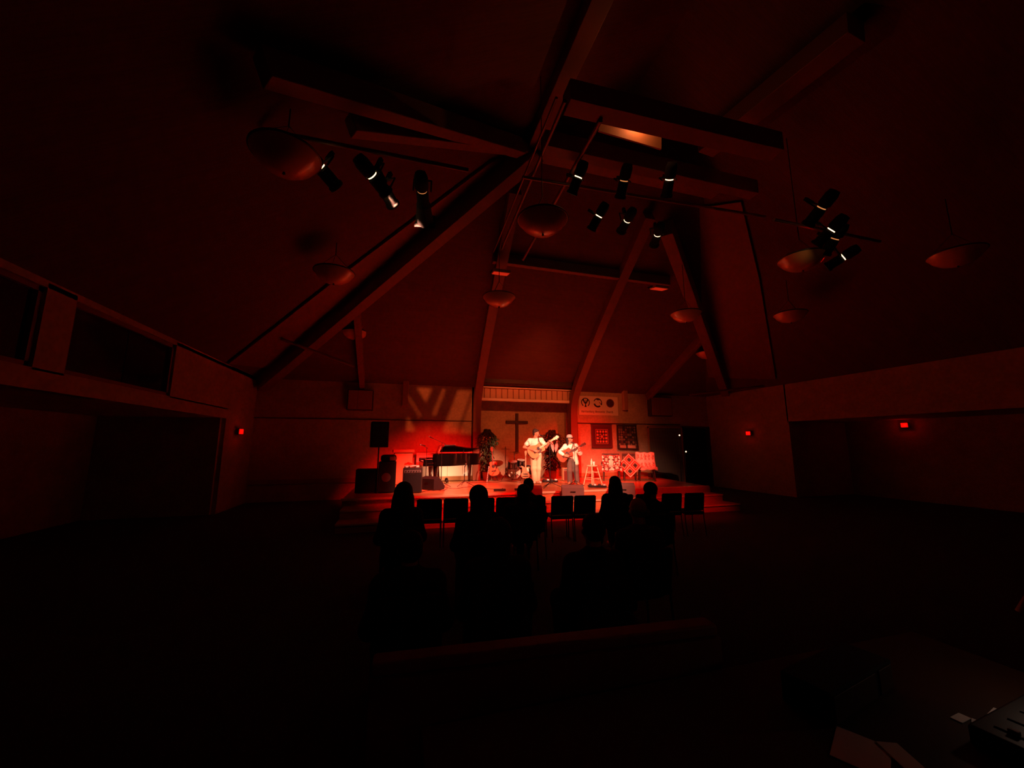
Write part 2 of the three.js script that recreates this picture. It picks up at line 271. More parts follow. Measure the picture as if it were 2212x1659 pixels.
{ // lighting pipes
  const pipe = (a, b, r, l) => tag(mesh('lighting_pipe', rod(a, b, r, 10), M.pipe), l, 'pipe', 'pipes of the lighting grid');
  pipe([2.05, 6.7, -4.4], [2.24, 6.7, -8.95], 0.03, 'left lighting pipe running towards the stage'); pipe([1.92, 6.72, -4.4], [2.08, 6.72, -8.95], 0.02, 'thin pipe just left of the left lighting pipe');
  pipe([2.67, 6.64, -4.5], [2.88, 6.64, -9.0], 0.036, 'thick red-lit pipe above the nearest pendant');
  pipe([1.9, 6.6, -5.95], [7.2, 6.6, -5.7], 0.03, 'cross pipe carrying the centre stage lights');
  pipe([-1.8, 5.66, -4.85], [0.75, 5.66, -4.85], 0.03, 'cross pipe carrying the left stage lights'); pipe([6.0, 5.66, -4.6], [8.6, 5.66, -4.6], 0.03, 'cross pipe carrying the right stage lights');
  const hang = [];
  tag(mesh('lit_board', box(1.2, 0.42, 0.03, 3.38, 6.93, -4.78, 0.1, 0.05, 0), M.tan), 'small board lit orange among the lighting pipes', 'board');
}
function fixture(p, t, lamp, label, lit = 2) {
  const P = V(...p), T = V(...t), g = thing('stage_spotlight', label, 'stage light', p, 0, 'theatre spotlights on the pipes'); g.lookAt(T);
  const L = (pts) => { const q = lathe(pts, 20); q.rotateX(Math.PI / 2); return q; };
  mesh('housing', L([[0, -0.38], [0.075, -0.37], [0.095, -0.3], [0.095, -0.16], [0.07, -0.14], [0.07, -0.12]]), M.blackMatte, g);
  mesh('barrel', L([[0.066, -0.105], [0.085, -0.08], [0.085, 0.12], [0.1, 0.13], [0.1, 0.17], [0.088, 0.17], [0.08, 0.1], [0.07, -0.1]]), M.blackMatte, g);
  const ring = place(new THREE.CylinderGeometry(0.066, 0.066, 0.03, 20, 1, true), 0, 0, -0.112, Math.PI / 2);
  mesh('vent', ring, lit > 1 ? M.hotWarm : M.hotDim, g);
  const lens = mesh('lens', lathe([[0.079, 0], [0.05, 0.012], [0, 0.02]], 20, 0, 0, 0.1, Math.PI / 2), lit > 1 ? M.hotWarm : M.glass, g);
  mesh('yoke', [rod([-0.12, 0, -0.1], [-0.12, 0.2, -0.1], 0.012, 6), rod([0.12, 0, -0.1], [0.12, 0.2, -0.1], 0.012, 6), rod([-0.12, 0.2, -0.1], [0.12, 0.2, -0.1], 0.012, 6)], M.blackMatte, g);
  mesh('clamp', box(0.05, 0.16, 0.05, 0, 0.28, -0.1), M.blackMatte, g);
  if (lamp) addSpot(P.clone().add(T.clone().sub(P).normalize().multiplyScalar(0.2)), T, lamp);
  return g;
}
function addSpot(P, T, lamp) {
  const s = new THREE.SpotLight(new THREE.Color().setRGB(...lamp.c), lamp.i, 0, R(lamp.a), lamp.pen, 2);
  s.position.copy(P); s.target.position.copy(T); s.castShadow = true; s.shadow.radius = lamp === STAGE_LAMPS.leftD ? 0.12 : 2; scene.add(s, s.target); return s;
}
{
  const S = STAGE_LAMPS;
  const f = (k, label) => fixture(S[k].p, S[k].t, S[k], label, k === 'redFront' || k === 'redStepRight' || k === 'leftD' ? 1 : 2);
  f('leftA', 'leftmost spotlight of the upper-left cluster'); f('leftB', 'second spotlight of the upper-left cluster'); f('leftC', 'third spotlight of the upper-left cluster, lowest of them');
  { // this one has barn doors and louvre bars: it throws the streaked patch on the wall above the piano
    const g = f('leftD', 'shuttered spotlight with barn doors at the right of the upper-left cluster'), z = 0.45, w = 0.066, h = 0.043;
    mesh('snoot', place(new THREE.CylinderGeometry(0.13, 0.1, 0.3, 20, 1, true), 0, 0, 0.31, Math.PI / 2), M.blackMatte, g);
    for (const s of [-1, 1]) { mesh('barn_door', box(0.1, 0.24, 0.004, s * (w / 2 + 0.05), 0, z), M.blackMatte, g); mesh('barn_door', box(0.3, 0.1, 0.004, 0, s * (h / 2 + 0.05), z + 0.006), M.blackMatte, g); }
    for (const [x, r, t] of [[0.0016, 0.34, 0.0113], [0.022, 0.34, 0.002], [-0.0125, 0.34, 0.0097], [-0.0174, -0.6, 0.0105], [-0.031, -0.6, 0.009]]) mesh('louvre_bar', box(t, 0.08, 0.003, -x, 0, z - 0.006, 0, 0, r), M.blackMatte, g);
  }
  f('midA', 'left one of the three spotlights below the cross pipe'); f('midB', 'middle one of the three spotlights below the cross pipe'); f('midC', 'brightest spotlight, right one of the three below the cross pipe');
  f('redStepLeft', 'small spotlight beside the thick red pipe');
  f('redFront', 'dark red-gelled spotlight behind the lit board'); fixture([4.3, 6.3, -5.1], [6.5, 0.6, -11], null, 'tilted spotlight at the right end of the cross pipe', 2);
  f('rightA', 'bright spotlight at the bottom of the right cluster'); f('rightB', 'upper spotlight of the right cluster');
  f('redStepRight', 'dim spotlight inside the right cluster'); fixture([6.1, 5.4, -4.0], [6, 0.6, -11], null, 'spotlight left of the right cluster', 1);
  // two flat red floodlights on the cross beam
  for (const [k, l] of [['redLeft', 'flat red floodlight at the left of the cross beam'], ['redRight', 'flat red floodlight at the right of the cross beam']]) {
    const q = S[k], g = thing('red_floodlight', l, 'floodlight', q.p, 0, 'red floodlights'); g.lookAt(V(q.p[0], q.p[1] - 1, q.p[2] - 0.2));
    mesh('housing', rbox(0.44, 0.3, 0.08, 0.015, 0, 0, -0.05), M.tan, g); mesh('led_face', rbox(0.4, 0.26, 0.012, 0.005, 0, 0, -0.005), M.floodFace, g);
    mesh('bracket', [box(0.02, 0.2, 0.03, -0.23, 0.08, -0.06), box(0.02, 0.2, 0.03, 0.23, 0.08, -0.06), box(0.48, 0.02, 0.03, 0, 0.18, -0.06)], M.blackMatte, g);
    const P = V(...q.p), T = V(...q.t); addSpot(P.clone().add(T.clone().sub(P).normalize().multiplyScalar(0.03)), T, q);
  }
  // bulb lamp that lights the small board
  const w = thing('work_lamp', 'small bare lamp glowing against the lit board', 'lamp', [3.46, 7.0, -4.62]);
  mesh('bulb', sph(0.035, 12), M.hotWarm, w); mesh('socket', cyl(0.025, 0.025, 0.08, 10, 0, 0.07, 0), M.black, w);
  const pl = new THREE.PointLight(new THREE.Color().setRGB(1, 0.3, 0.1), 0.6); pl.position.set(3.46, 7.0, -4.62); pl.castShadow = true; scene.add(pl);
}
{ // floor can light under the piano, aimed at the pale divider
  const g = thing('floor_can_light', 'small grey can light on the floor behind the piano leg', 'floor light', [1.55, ST, -13.45]);
  mesh('housing', lathe([[0, -0.09], [0.05, -0.09], [0.055, 0.06], [0.05, 0.06], [0.045, -0.05], [0, -0.05]], 18, 0, 0.1, 0, -1.15), M.steel, g); mesh('lens', cyl(0.045, 0.045, 0.004, 18, 0, 0.115, -0.035, -1.15), M.hotDim, g); mesh('bracket', [box(0.01, 0.1, 0.03, -0.06, 0.05, 0), box(0.01, 0.1, 0.03, 0.06, 0.05, 0), box(0.14, 0.01, 0.06, 0, 0.005, 0)], M.black, g);
  addSpot(V(1.55, ST + 0.16, -13.54), V(1.7, ST + 0.4, -14.42), { c: [1, 0.45, 0.22], i: 4.5, a: 66, pen: 0.8 });
}
// small red wall lamps
for (const [x, y, z, ry, l] of [[-4.62, 2.23, -13.3, Math.PI / 2, 'small glowing red lamp box on the left wall'], [13.52, 2.3, -12.4, -Math.PI / 2, 'small glowing red lamp box on the right wall beside the dark doorway'], [16.42, 2.5, -8.9, -Math.PI / 2, 'small glowing red sign box in the right aisle']]) {
  const g = thing('wall_lamp', l, 'wall lamp', [x, y, z], ry, 'red wall lamps');
  mesh('backplate', rbox(0.24, 0.2, 0.03, 0.008), M.black, g); mesh('glowing_box', rbox(0.17, 0.15, 0.06, 0.012, 0, 0, 0.045), M.wallRed, g);
  const pl = new THREE.PointLight(new THREE.Color().setRGB(1, 0.01, 0.005), 0.05); pl.position.set(x + (x < 0 ? 0.14 : -0.14), y, z); pl.castShadow = true; scene.add(pl);
}
// boxes high on the back wall
for (const [x, y, l] of [[0.1, 3.72, 'narrow vertical box high on the wall left of the arch'], [9.22, 3.8, 'narrow vertical box high on the wall right of the banner']]) {
  const g = thing('column_speaker', l, 'wall speaker', [x, y, ZB], 0, 'column speakers'); mesh('case', rbox(0.21, 0.98, 0.16, 0.015, 0, 0, 0.11), M.tan, g); mesh('grille_cloth', box(0.17, 0.92, 0.01, 0, 0, 0.193), M.trimWood, g); mesh('bracket', box(0.06, 0.2, 0.04, 0, 0, 0.02), M.black, g);
}
for (const [x, y, w, h, l] of [[-1.43, 3.4, 0.85, 0.72, 'dark box cabinet high on the left end of the back wall'], [10.95, 3.5, 1.1, 0.84, 'wide box cabinet high on the right end of the back wall']]) {
  const g = thing('wall_cabinet', l, 'cabinet', [x, y, ZB], 0, 'wall cabinets'); mesh('case', rbox(w, h, 0.25, 0.015, 0, 0, 0.125), M.darkTrim, g);
  mesh('door', rbox(w * 0.36, h * 0.92, 0.02, 0.008, -w * 0.28, 0, 0.258), M.trimWood, g); mesh('door', rbox(w * 0.56, h * 0.92, 0.02, 0.008, w * 0.19, 0, 0.258), M.trimWood, g);
}
// ---------- cloth and prints ----------
function canvasTex(w, h, draw) { const c = document.createElement('canvas'); c.width = w; c.height = h; draw(c.getContext('2d'), w, h); const t = new THREE.CanvasTexture(c); t.colorSpace = THREE.SRGBColorSpace; return t; }
const fill = (g, c, x, y, w, h) => { g.fillStyle = c; g.fillRect(x, y, w, h); };
const poly = (g, c, pts) => { g.fillStyle = c; g.beginPath(); pts.forEach(([x, y], i) => (i ? g.lineTo(x, y) : g.moveTo(x, y))); g.closePath(); g.fill(); };
function starBlock(g, cx, cy, r, a, b, n = 8) {
  for (let i = 0; i < n; i++) { const t = (i / n) * Math.PI * 2, d = Math.PI / n; poly(g, i % 2 ? a : b, [[cx, cy], [cx + r * 0.55 * Math.cos(t - d), cy + r * 0.55 * Math.sin(t - d)], [cx + r * Math.cos(t), cy + r * Math.sin(t)], [cx + r * 0.55 * Math.cos(t + d), cy + r * 0.55 * Math.sin(t + d)]]); }
}
const quiltA = canvasTex(512, 512, (g) => {
  fill(g, '#4a1a16', 0, 0, 512, 512); fill(g, '#5a2a20', 18, 18, 476, 476); fill(g, '#4a1a16', 34, 34, 444, 444);
  fill(g, '#a85a3c', 104, 100, 304, 320); fill(g, '#2a1210', 116, 112, 280, 296);
  for (let i = 0; i < 4; i++) for (let j = 0; j < 4; j++) starBlock(g, 152 + i * 70, 152 + j * 72, 36, '#d28a5c', '#b4552f');
  starBlock(g, 257, 260, 84, '#7a2a1c', '#3a1410', 10); starBlock(g, 257, 260, 40, '#d28a5c', '#8a3a22', 8);
});
const quiltB = canvasTex(512, 560, (g) => {
  fill(g, '#2a2620', 0, 0, 512, 560); let s = 3; const r = () => (s = (s * 16807) % 2147483647) / 2147483647;
  for (let i = 0; i < 8; i++) for (let j = 0; j < 9; j++) { const x = 36 + i * 56, y = 30 + j * 56, c = ['#4a4234', '#6e6650', '#33302a', '#54382c', '#262824'][Math.floor(r() * 5)]; fill(g, c, x, y, 50, 50); if (r() > 0.55) { fill(g, '#8a7a60', x + 18, y, 12, 50); fill(g, '#8a7a60', x, y + 18, 50, 12); } }
  fill(g, '#b09070', 60, 468, 150, 60); fill(g, '#c6a684', 250, 462, 190, 64);
});
const quiltStar = canvasTex(512, 512, (g) => {
  fill(g, '#f0dcc4', 0, 0, 512, 512); for (let i = 0; i < 2; i++) for (let j = 0; j < 3; j++) { const x = 128 + i * 256, y = 90 + j * 175; starBlock(g, x, y, 118, '#7a2c22', '#4a2a24', 8); starBlock(g, x, y, 52, '#f0dcc4', '#d09a7a', 8); }
  g.strokeStyle = '#a04030'; g.lineWidth = 22; g.strokeRect(6, 6, 500, 500);
});
const quiltDiamond = canvasTex(512, 512, (g) => {
  fill(g, '#e8c2a0', 0, 0, 512, 512); for (let i = 0; i < 2; i++) for (let j = 0; j < 2; j++) { fill(g, '#b02a20', 26 + i * 240, 26 + j * 240, 212, 212); fill(g, '#e0a880', 58 + i * 240, 58 + j * 240, 148, 148); fill(g, '#4a463c', 76 + i * 240, 76 + j * 240, 112, 112); fill(g, '#2c2a25', 104 + i * 240, 104 + j * 240, 56, 56); }
});
const quiltPale = canvasTex(512, 512, (g) => {
  fill(g, '#f2e4cc', 0, 0, 512, 512); let s = 11; const r = () => (s = (s * 16807) % 2147483647) / 2147483647;
  for (let i = 0; i < 5; i++) for (let j = 0; j < 5; j++) { const x = 60 + i * 98, y = 60 + j * 98; for (let k = 0; k < 5; k++) { const a = k * 1.257 + r(); g.fillStyle = ['#d98a6a', '#a0907c', '#e0b08c'][k % 3]; g.beginPath(); g.ellipse(x + 22 * Math.cos(a), y + 22 * Math.sin(a), 19, 12, a, 0, 7); g.fill(); } }
  g.strokeStyle = '#c8b49a'; g.lineWidth = 26; g.strokeRect(10, 10, 492, 492);
});
const clothOf = (t) => std(0xffffff, 0.95, { map: t, side: THREE.DoubleSide });
function sheet(f, nu, nv, t) {            // cloth with real thickness
  const pos = [], uv = [], idx = [], P = [];
  for (let j = 0; j <= nv; j++) for (let i = 0; i <= nu; i++) P.push(f(i / nu, j / nv));
  const at = (i, j) => P[Math.min(nv, Math.max(0, j)) * (nu + 1) + Math.min(nu, Math.max(0, i))];
  for (let s = 0; s < 2; s++) for (let j = 0; j <= nv; j++) for (let i = 0; i <= nu; i++) {
    const n = at(i + 1, j).clone().sub(at(i - 1, j)).cross(at(i, j + 1).clone().sub(at(i, j - 1))).normalize();
    const p = at(i, j).clone().addScaledVector(n, s ? -t : 0); pos.push(p.x, p.y, p.z); uv.push(i / nu, 1 - j / nv);
  }
  const w = nu + 1, o = w * (nv + 1);
  for (let j = 0; j < nv; j++) for (let i = 0; i < nu; i++) { const a = j * w + i; idx.push(a, a + 1, a + w, a + 1, a + w + 1, a + w, a + o, a + w + o, a + 1 + o, a + 1 + o, a + w + o, a + w + 1 + o); }
  for (let i = 0; i < nu; i++) for (const a of [i, nv * w + i]) idx.push(a, a + o, a + 1, a + 1, a + o, a + 1 + o);
  for (let j = 0; j < nv; j++) for (const a of [j * w, j * w + nu]) idx.push(a, a + o, a + w, a + w, a + o, a + w + o);
  const g = new THREE.BufferGeometry(); g.setAttribute('position', new THREE.Float32BufferAttribute(pos, 3)); g.setAttribute('uv', new THREE.Float32BufferAttribute(uv, 2)); g.setIndex(idx); g.computeVertexNormals(); return g;
}
// quilts on the wall, banner
{
  const q = thing('wall_quilt', 'dark bordered quilt with a medallion square on the wall', 'quilt', [8.08, 2.2, ZB + 0.03], 0, 'quilts hung on the wall');
  mesh('quilt_cloth', sheet((u, v) => V((u - 0.5) * 0.96, (0.5 - v) * 0.97 - 0.012 * Math.sin(u * 3), 0.02 + 0.01 * Math.sin(u * 9) * v), 14, 14, 0.012), clothOf(quiltA), q); mesh('hanging_rod', rod([-0.5, 0.485, 0.02], [0.5, 0.485, 0.02], 0.012), M.darkTrim, q);
  const r = thing('wall_quilt', 'dark patchwork quilt with small pale crosses on the wall', 'quilt', [9.28, 2.17, ZB + 0.03], 0, 'quilts hung on the wall');
  mesh('quilt_cloth', sheet((u, v) => V((u - 0.5) * (0.96 + 0.06 * v), (0.5 - v) * 1.02 - 0.04 * v * u, 0.02 + 0.05 * v * v + 0.012 * Math.sin(u * 11) * v), 14, 14, 0.012), clothOf(quiltB), r); mesh('hanging_rod', rod([-0.5, 0.51, 0.02], [0.5, 0.51, 0.02], 0.012), M.darkTrim, r);
  const ban = canvasTex(1024, 448, (g) => {
    fill(g, '#e6d2b4', 0, 0, 1024, 448); g.fillStyle = '#3a1a14';
    const ring = (x, y, ro, ri, a, b) => { g.beginPath(); g.arc(x, y, ro, a, b); g.arc(x, y, ri, b, a, true); g.closePath(); g.fill(); };
    ring(168, 150, 112, 90, 2.2, 7.22); poly(g, '#3a1a14', [[140, 262], [196, 262], [168, 150]]); poly(g, '#3a1a14', [[92, 92], [128, 66], [160, 150], [168, 60], [178, 150], [212, 66], [246, 92], [196, 176], [168, 190], [140, 176]]);
    ring(490, 150, 114, 92, 3.5, 6.5); ring(490, 150, 114, 74, 0.9, 2.9); poly(g, '#3a1a14', [[420, 70], [470, 40], [540, 46], [570, 92], [520, 80], [500, 96], [470, 76]]); poly(g, '#3a1a14', [[560, 160], [604, 150], [600, 206], [566, 200]]); poly(g, '#8a4a34', [[520, 120], [560, 150], [540, 170]]);
    g.beginPath(); g.arc(822, 152, 108, 0, 7); g.fill(); g.fillStyle = '#4a1410'; g.beginPath(); g.arc(822, 152, 92, 0, 7); g.fill();
    g.fillStyle = '#4a1c14'; g.font = 'bold 72px sans-serif'; g.textBaseline = 'middle'; g.fillText('Harrisonburg', 56, 368, 334); g.fillText('Mennonite', 410, 368, 262); g.fillText('Church', 700, 368, 190);
  });
  const b = thing('wall_banner', 'pale banner with three round emblems and a line of lettering', 'banner', [8.0, 3.47, ZB + 0.02]);
  mesh('banner_cloth', rbox(1.84, 0.8, 0.012, 0.003), std(0xffffff, 0.85), b).material = new THREE.MeshStandardMaterial({ color: 0xe6d2b4, roughness: 0.85 });
  const f = mesh('print', place(new THREE.PlaneGeometry(1.82, 0.78), 0, 0, 0.0075), clothOf(ban), b); f.material.polygonOffset = true;
}
// mesh screen at the right of the back wall
{
  const tex = noiseTex(128, 128, (u, v) => { const d = Math.hypot((u * 16) % 1 - 0.5, (v * 16) % 1 - 0.5); const g = d < 0.28 ? 20 : 110; return [g * 1.1, g, g * 0.9]; });
  const g = thing('pierced_screen', 'tall dark pierced screen standing right of the draped chairs', 'screen', [11.15, 0, ZB + 0.12]);
  const s = mesh('pierced_sheet', uvBox(box(1.66, 2.56, 0.02, 0, 1.3, 0), 1.2), std(0xffffff, 0.8, { map: tex }), g);
  mesh('frame', [box(0.06, 2.62, 0.05, -0.85, 1.31, 0), box(0.06, 2.62, 0.05, 0.85, 1.31, 0), box(1.76, 0.06, 0.05, 0, 2.6, 0), box(1.76, 0.06, 0.05, 0, 0.03, 0)], M.trimWood, g);
}
// ---------- instruments ----------
{
  const p = thing('grand_piano', 'black grand piano with its lid propped low', 'piano', [1.7, ST, -13.45], R(3));
  const outline = spline([[-0.72, 0.72], [-0.3, 0.72], [-0.05, 0.66], [0.25, 0.42], [0.55, 0.2], [0.9, 0.08], [1.03, -0.15], [1.0, -0.5], [0.8, -0.7], [0.4, -0.73], [-0.2, -0.73], [-0.72, -0.73]], 90).filter(([x]) => x > -0.72);
  const full = [[-0.72, -0.73], ...outline.sort((a, b) => Math.atan2(a[1], a[0] + 0.2) - Math.atan2(b[1], b[0] + 0.2)), [-0.72, 0.72]];
  const inner = full.map(([x, z]) => [x * 0.93 - 0.02, z * 0.92]);
  const rim = new THREE.ExtrudeGeometry((() => { const s = shapeOf(full.map(([x, z]) => [x, -z])); s.holes.push(new THREE.Path(inner.map(([x, z]) => new THREE.Vector2(x, -z)))); return s; })(), { depth: 0.36, bevelEnabled: false });
  mesh('case_rim', [place(rim, 0, 0.62, 0, -Math.PI / 2), extrude(full.map(([x, z]) => [x, -z]), 0.04, 0, 0, 0.6, 0, -Math.PI / 2)], M.blackGloss, p);
  mesh('iron_plate', extrude(inner.map(([x, z]) => [x, -z]), 0.02, 0, 0, 0.86, 0, -Math.PI / 2), M.gold, p);
  mesh('keybed', [rbox(0.36, 0.12, 1.46, 0.02, -0.85, 0.66, 0), rbox(0.3, 0.16, 0.07, 0.03, -0.87, 0.76, 0.7), rbox(0.3, 0.16, 0.07, 0.03, -0.87, 0.76, -0.7), rbox(0.06, 0.26, 1.4, 0.01, -0.7, 0.83, 0)], M.blackGloss, p);
  mesh('white_keys', rbox(0.15, 0.025, 1.22, 0.004, -0.9, 0.735, 0), M.white, p);
  const bk = []; for (let o = 0; o < 36; o++) bk.push(box(0.09, 0.02, 0.012, -0.86, 0.755, -0.6 + o * 0.034)); mesh('black_keys', bk, M.black, p);
  const lidPts = full.filter(([x]) => x > -0.36).map(([x, z]) => [x * 1.015, -(z + 0.73) * 1.02]);
  const lid = extrude([[-0.36, 0.01], ...lidPts, [-0.36, -1.48]].sort((a, b) => Math.atan2(a[1] + 0.7, a[0] - 0.2) - Math.atan2(b[1] + 0.7, b[0] - 0.2)), 0.022, 0.003, 0, 0, 0, -Math.PI / 2);
  mesh('lid', place(lid, 0, 1.0, -0.74, -R(9.5)), M.blackGloss, p);
  mesh('folded_flap', place(rbox(0.36, 0.02, 1.44, 0.006, -0.18, 0.034, 0.73), 0, 1.0, -0.74, -R(9.5)), M.blackGloss, p);
  mesh('lid_prop', rod([0.35, 0.98, 0.28], [0.38, 1.13, 0.2], 0.012), M.black, p);
  const desk = mesh('music_desk', place(rbox(0.02, 0.3, 0.7, 0.006, 0, 0.15, 0), -0.5, 0.98, 0.05, 0, 0, -R(22)), M.mahogany, p); mesh('sheet_music', place(rbox(0.008, 0.24, 0.36, 0.002, -0.016, 0.15, 0.12), -0.5, 0.98, 0.05, 0, 0, -R(22)), M.paper, desk);
  for (const [x, z] of [[-0.62, 0.58], [-0.62, -0.58], [0.72, -0.42]]) { const l = mesh('leg', lathe([[0.05, 0], [0.05, 0.06], [0.045, 0.1], [0.075, 0.42], [0.085, 0.55], [0.085, 0.62]], 8, x, 0, z), M.blackGloss, p); mesh('caster', place(new THREE.CylinderGeometry(0.035, 0.035, 0.03, 12), x, 0.035, z, Math.PI / 2), M.brass, l); }
  mesh('pedal_lyre', [rod([-0.42, 0.12, -0.1], [-0.46, 0.62, -0.16], 0.02), rod([-0.42, 0.12, 0.1], [-0.46, 0.62, 0.16], 0.02), rbox(0.1, 0.07, 0.34, 0.01, -0.42, 0.1, 0)], M.blackGloss, p);
  for (const z of [-0.08, 0, 0.08]) mesh('pedal', rbox(0.12, 0.012, 0.035, 0.004, -0.5, 0.07, z), M.brass, p);
}
{ // low white divider behind the piano, cabinet beside it
  const d = thing('low_divider', 'low pale divider panel standing behind the piano', 'divider', [1.68, ST, -14.42]);
  for (let i = 0; i < 4; i++) mesh('panel', rbox(0.55, 0.86, 0.03, 0.006, -0.84 + i * 0.56, 0.58, 0), M.white, d); mesh('top_rail', rbox(2.3, 0.045, 0.07, 0.008, 0, 1.03, 0), M.trimWood, d); mesh('bottom_rail', box(2.28, 0.15, 0.05, 0, 0.075, 0), M.trimWood, d);
  const c = thing('wooden_cabinet', 'upright wooden cabinet with an overhanging top left of the piano', 'cabinet', [0.1, ST, -13.7], R(4));
  mesh('body', rbox(0.58, 1.02, 0.5, 0.012, 0, 0.51, 0), M.tan, c); mesh('top', rbox(0.68, 0.1, 0.58, 0.015, 0, 1.07, 0), M.trimWood, c); mesh('door', rbox(0.5, 0.86, 0.02, 0.006, 0, 0.5, 0.258), M.tan, c); mesh('knob', sph(0.018, 10, 0.2, 0.55, 0.285), M.brass, c);
}
function micStand(pos, h, boom, mic, label, turn = 0, legR = 0.3) {
  const s = thing('microphone_stand', label, 'microphone stand', pos, turn);
  mesh('pole', [rod([0, 0.12, 0], [0, h * 0.55, 0], 0.011), rod([0, h * 0.5, 0], [0, h, 0], 0.008)], M.black, s); mesh('collar', cyl(0.018, 0.018, 0.07, 10, 0, h * 0.55, 0), M.black, s);
  for (let i = 0; i < 3; i++) { const a = 0.4 + i * 2.094; mesh('leg', [rod([0, 0.16, 0], [legR * Math.cos(a), 0.012, legR * Math.sin(a)], 0.009, 6), sph(0.014, 6, legR * Math.cos(a), 0.014, legR * Math.sin(a))], M.black, s); }
  let tip = [0, h, 0];
  if (boom) { const [bx, by, bz] = boom; mesh('boom', rod([-bx * 0.35, h - by * 0.35, -bz * 0.35], [bx, h + by, bz], 0.008, 6), M.black, s); tip = [bx, h + by, bz]; }
  if (mic) {
    const g = new THREE.Group(); g.name = 'microphone'; g.position.set(...tip); g.lookAt(V(...tip).add(V(...mic))); s.add(g);   // mic: direction its head points
    mesh('handle', lathe([[0, -0.1], [0.011, -0.1], [0.018, 0.05], [0, 0.05]], 10, 0, 0, 0, Math.PI / 2), M.black, g); mesh('head_grille', sph(0.027, 12, 0, 0, 0.07), M.chrome, g);
  }
  return s;
}
micStand([1.25, ST, -12.3], 1.35, [-0.36, 0.16, 0.1], [-1, 0.5, 0.4], 'tall boom microphone stand in front of the piano');
micStand([0.8, ST, -12.55], 1.19, [-0.13, 0.08, 0.02], [-1, 0.2, 0.3], 'thin microphone stand at the piano keyboard', 0, 0.22);
micStand([1.98, ST, -12.35], 0.6, [0.03, 0.04, -0.02], [0.3, 0.5, -0.8], 'low microphone stand in front of the piano leg');
micStand([4.42, ST, -11.2], 1.36, [0.0, 0.22, -0.72], [-0.6, 0.2, -0.8], 'boom microphone stand between the two singers', 0, 0.36);
micStand([5.36, ST, -11.45], 1.3, [0.0, 0.05, -0.1], [-0.6, 0.3, -0.7], 'straight microphone stand before the singer in the cap', 0.2, 0.28);
for (const [x, z, h, l] of [[10.62, -13.0, 2.2, 'tall dark music stand post with a tiny white clip light by the doorway'], [10.83, -12.95, 1.56, 'shorter dark stand post with a tiny white clip light by the doorway']]) {
  const s = thing('clip_light_stand', l, 'light stand', [x, 0, z]); mesh('pole', rod([0, 0.02, 0], [0, h, 0], 0.012), M.black, s); mesh('base', cyl(0.16, 0.17, 0.025, 20, 0, 0.0125, 0), M.black, s); mesh('arm', rod([0, h - 0.02, 0], [-0.01, h, 0.06], 0.008), M.black, s); mesh('bulb', sph(0.026, 10, -0.01, h + 0.015, 0.075).scale(1, 1, 1), M.hotWarm, s);
  const pl = new THREE.PointLight(new THREE.Color().setRGB(1, 0.7, 0.45), 0.006); pl.position.set(x - 0.01, h + 0.015, z + 0.075); pl.castShadow = true; scene.add(pl);
}
function wedge(pos, turn, label, s = 1, mat = M.greyLight) {
  const w = thing('floor_monitor', label, 'floor monitor', pos, turn, 'stage floor monitors');
  const prof = [[-0.2, 0], [0.2, 0], [0.23, 0.08], [-0.02, 0.36], [-0.2, 0.3]].map(([x, y]) => [x * s, y * s]);
  const g = extrude(prof, 0.58 * s, 0.01); g.translate(0, 0, -0.29 * s).rotateY(-Math.PI / 2); mesh('cabinet', g, mat === M.grille ? M.tolex : M.greyLight, w);
  // the sloping grille lies on the edge from (0.23,0.08) to (-0.02,0.36)
  const a = Math.atan2(0.28, -0.25), nx = Math.sin(a), ny = -Math.cos(a);
  mesh('grille', place(rbox(0.52 * s, 0.34 * s, 0.014, 0.004), 0, (0.22 + ny * 0.018) * s, (0.105 + nx * 0.018) * s, -(Math.PI / 2 - Math.atan2(0.28, 0.25)) , 0, 0), mat, w);
  mesh('handle', rbox(0.14 * s, 0.03 * s, 0.02, 0.006, 0, 0.2 * s, -0.215 * s), M.black, w);
  return w;
}
const faceBack = Math.PI;   // monitors face the performers, their backs to the hall
wedge([0.95, ST, -11.85], R(128), 'tilted dark floor monitor beside the guitar amplifier', 0.98, M.grille);
wedge([3.38, 0.38, -10.06], faceBack - 0.25, 'grey floor monitor in front of the guitarist in pale trousers', 1.05);
wedge([4.62, 0.38, -10.06], faceBack - 0.35, 'grey floor monitor in front of the singer in the cap', 1.0);
wedge([6.2, 0.38, -10.06], faceBack - 0.45, 'grey floor monitor at the right, behind the long-haired listener', 1.05);
function amp(pos, turn, w, h, d, label, cloth, edge) {
  const a = thing('guitar_amplifier', label, 'amplifier', pos, turn);
  mesh('cabinet', [rbox(w, h, d, 0.02, 0, h / 2, 0)], edge, a); mesh('grille_cloth', rbox(w * 0.88, h * 0.72, 0.02, 0.006, 0, h * 0.4, d / 2), cloth, a);
  const pn = mesh('control_panel', rbox(w * 0.88, h * 0.12, 0.02, 0.004, 0, h * 0.86, d / 2), M.grey, a); for (let i = 0; i < 6; i++) mesh('knob', place(new THREE.CylinderGeometry(0.012, 0.014, 0.02, 10), -w * 0.34 + i * w * 0.135, h * 0.86, d / 2 + 0.02, Math.PI / 2), M.chrome, pn);
  mesh('nameplate', rbox(w * 0.3, 0.016, 0.006, 0.002, 0, h * 0.72, d / 2 + 0.012), M.chrome, a); mesh('carry_handle', tube([[-0.1, h, 0], [-0.08, h + 0.03, 0], [0.08, h + 0.03, 0], [0.1, h, 0]], 0.009), M.black, a); return a;
}
amp([0.36, ST, -11.2], R(-3), 0.52, 0.66, 0.3, 'black guitar amplifier with papers on top left of the piano', M.grille, M.steel);
amp([5.95, ST, -13.3], R(-8), 0.42, 0.45, 0.24, 'small pale-edged amplifier behind the singer in the cap', std(0x5a2018, 0.9), M.tan);
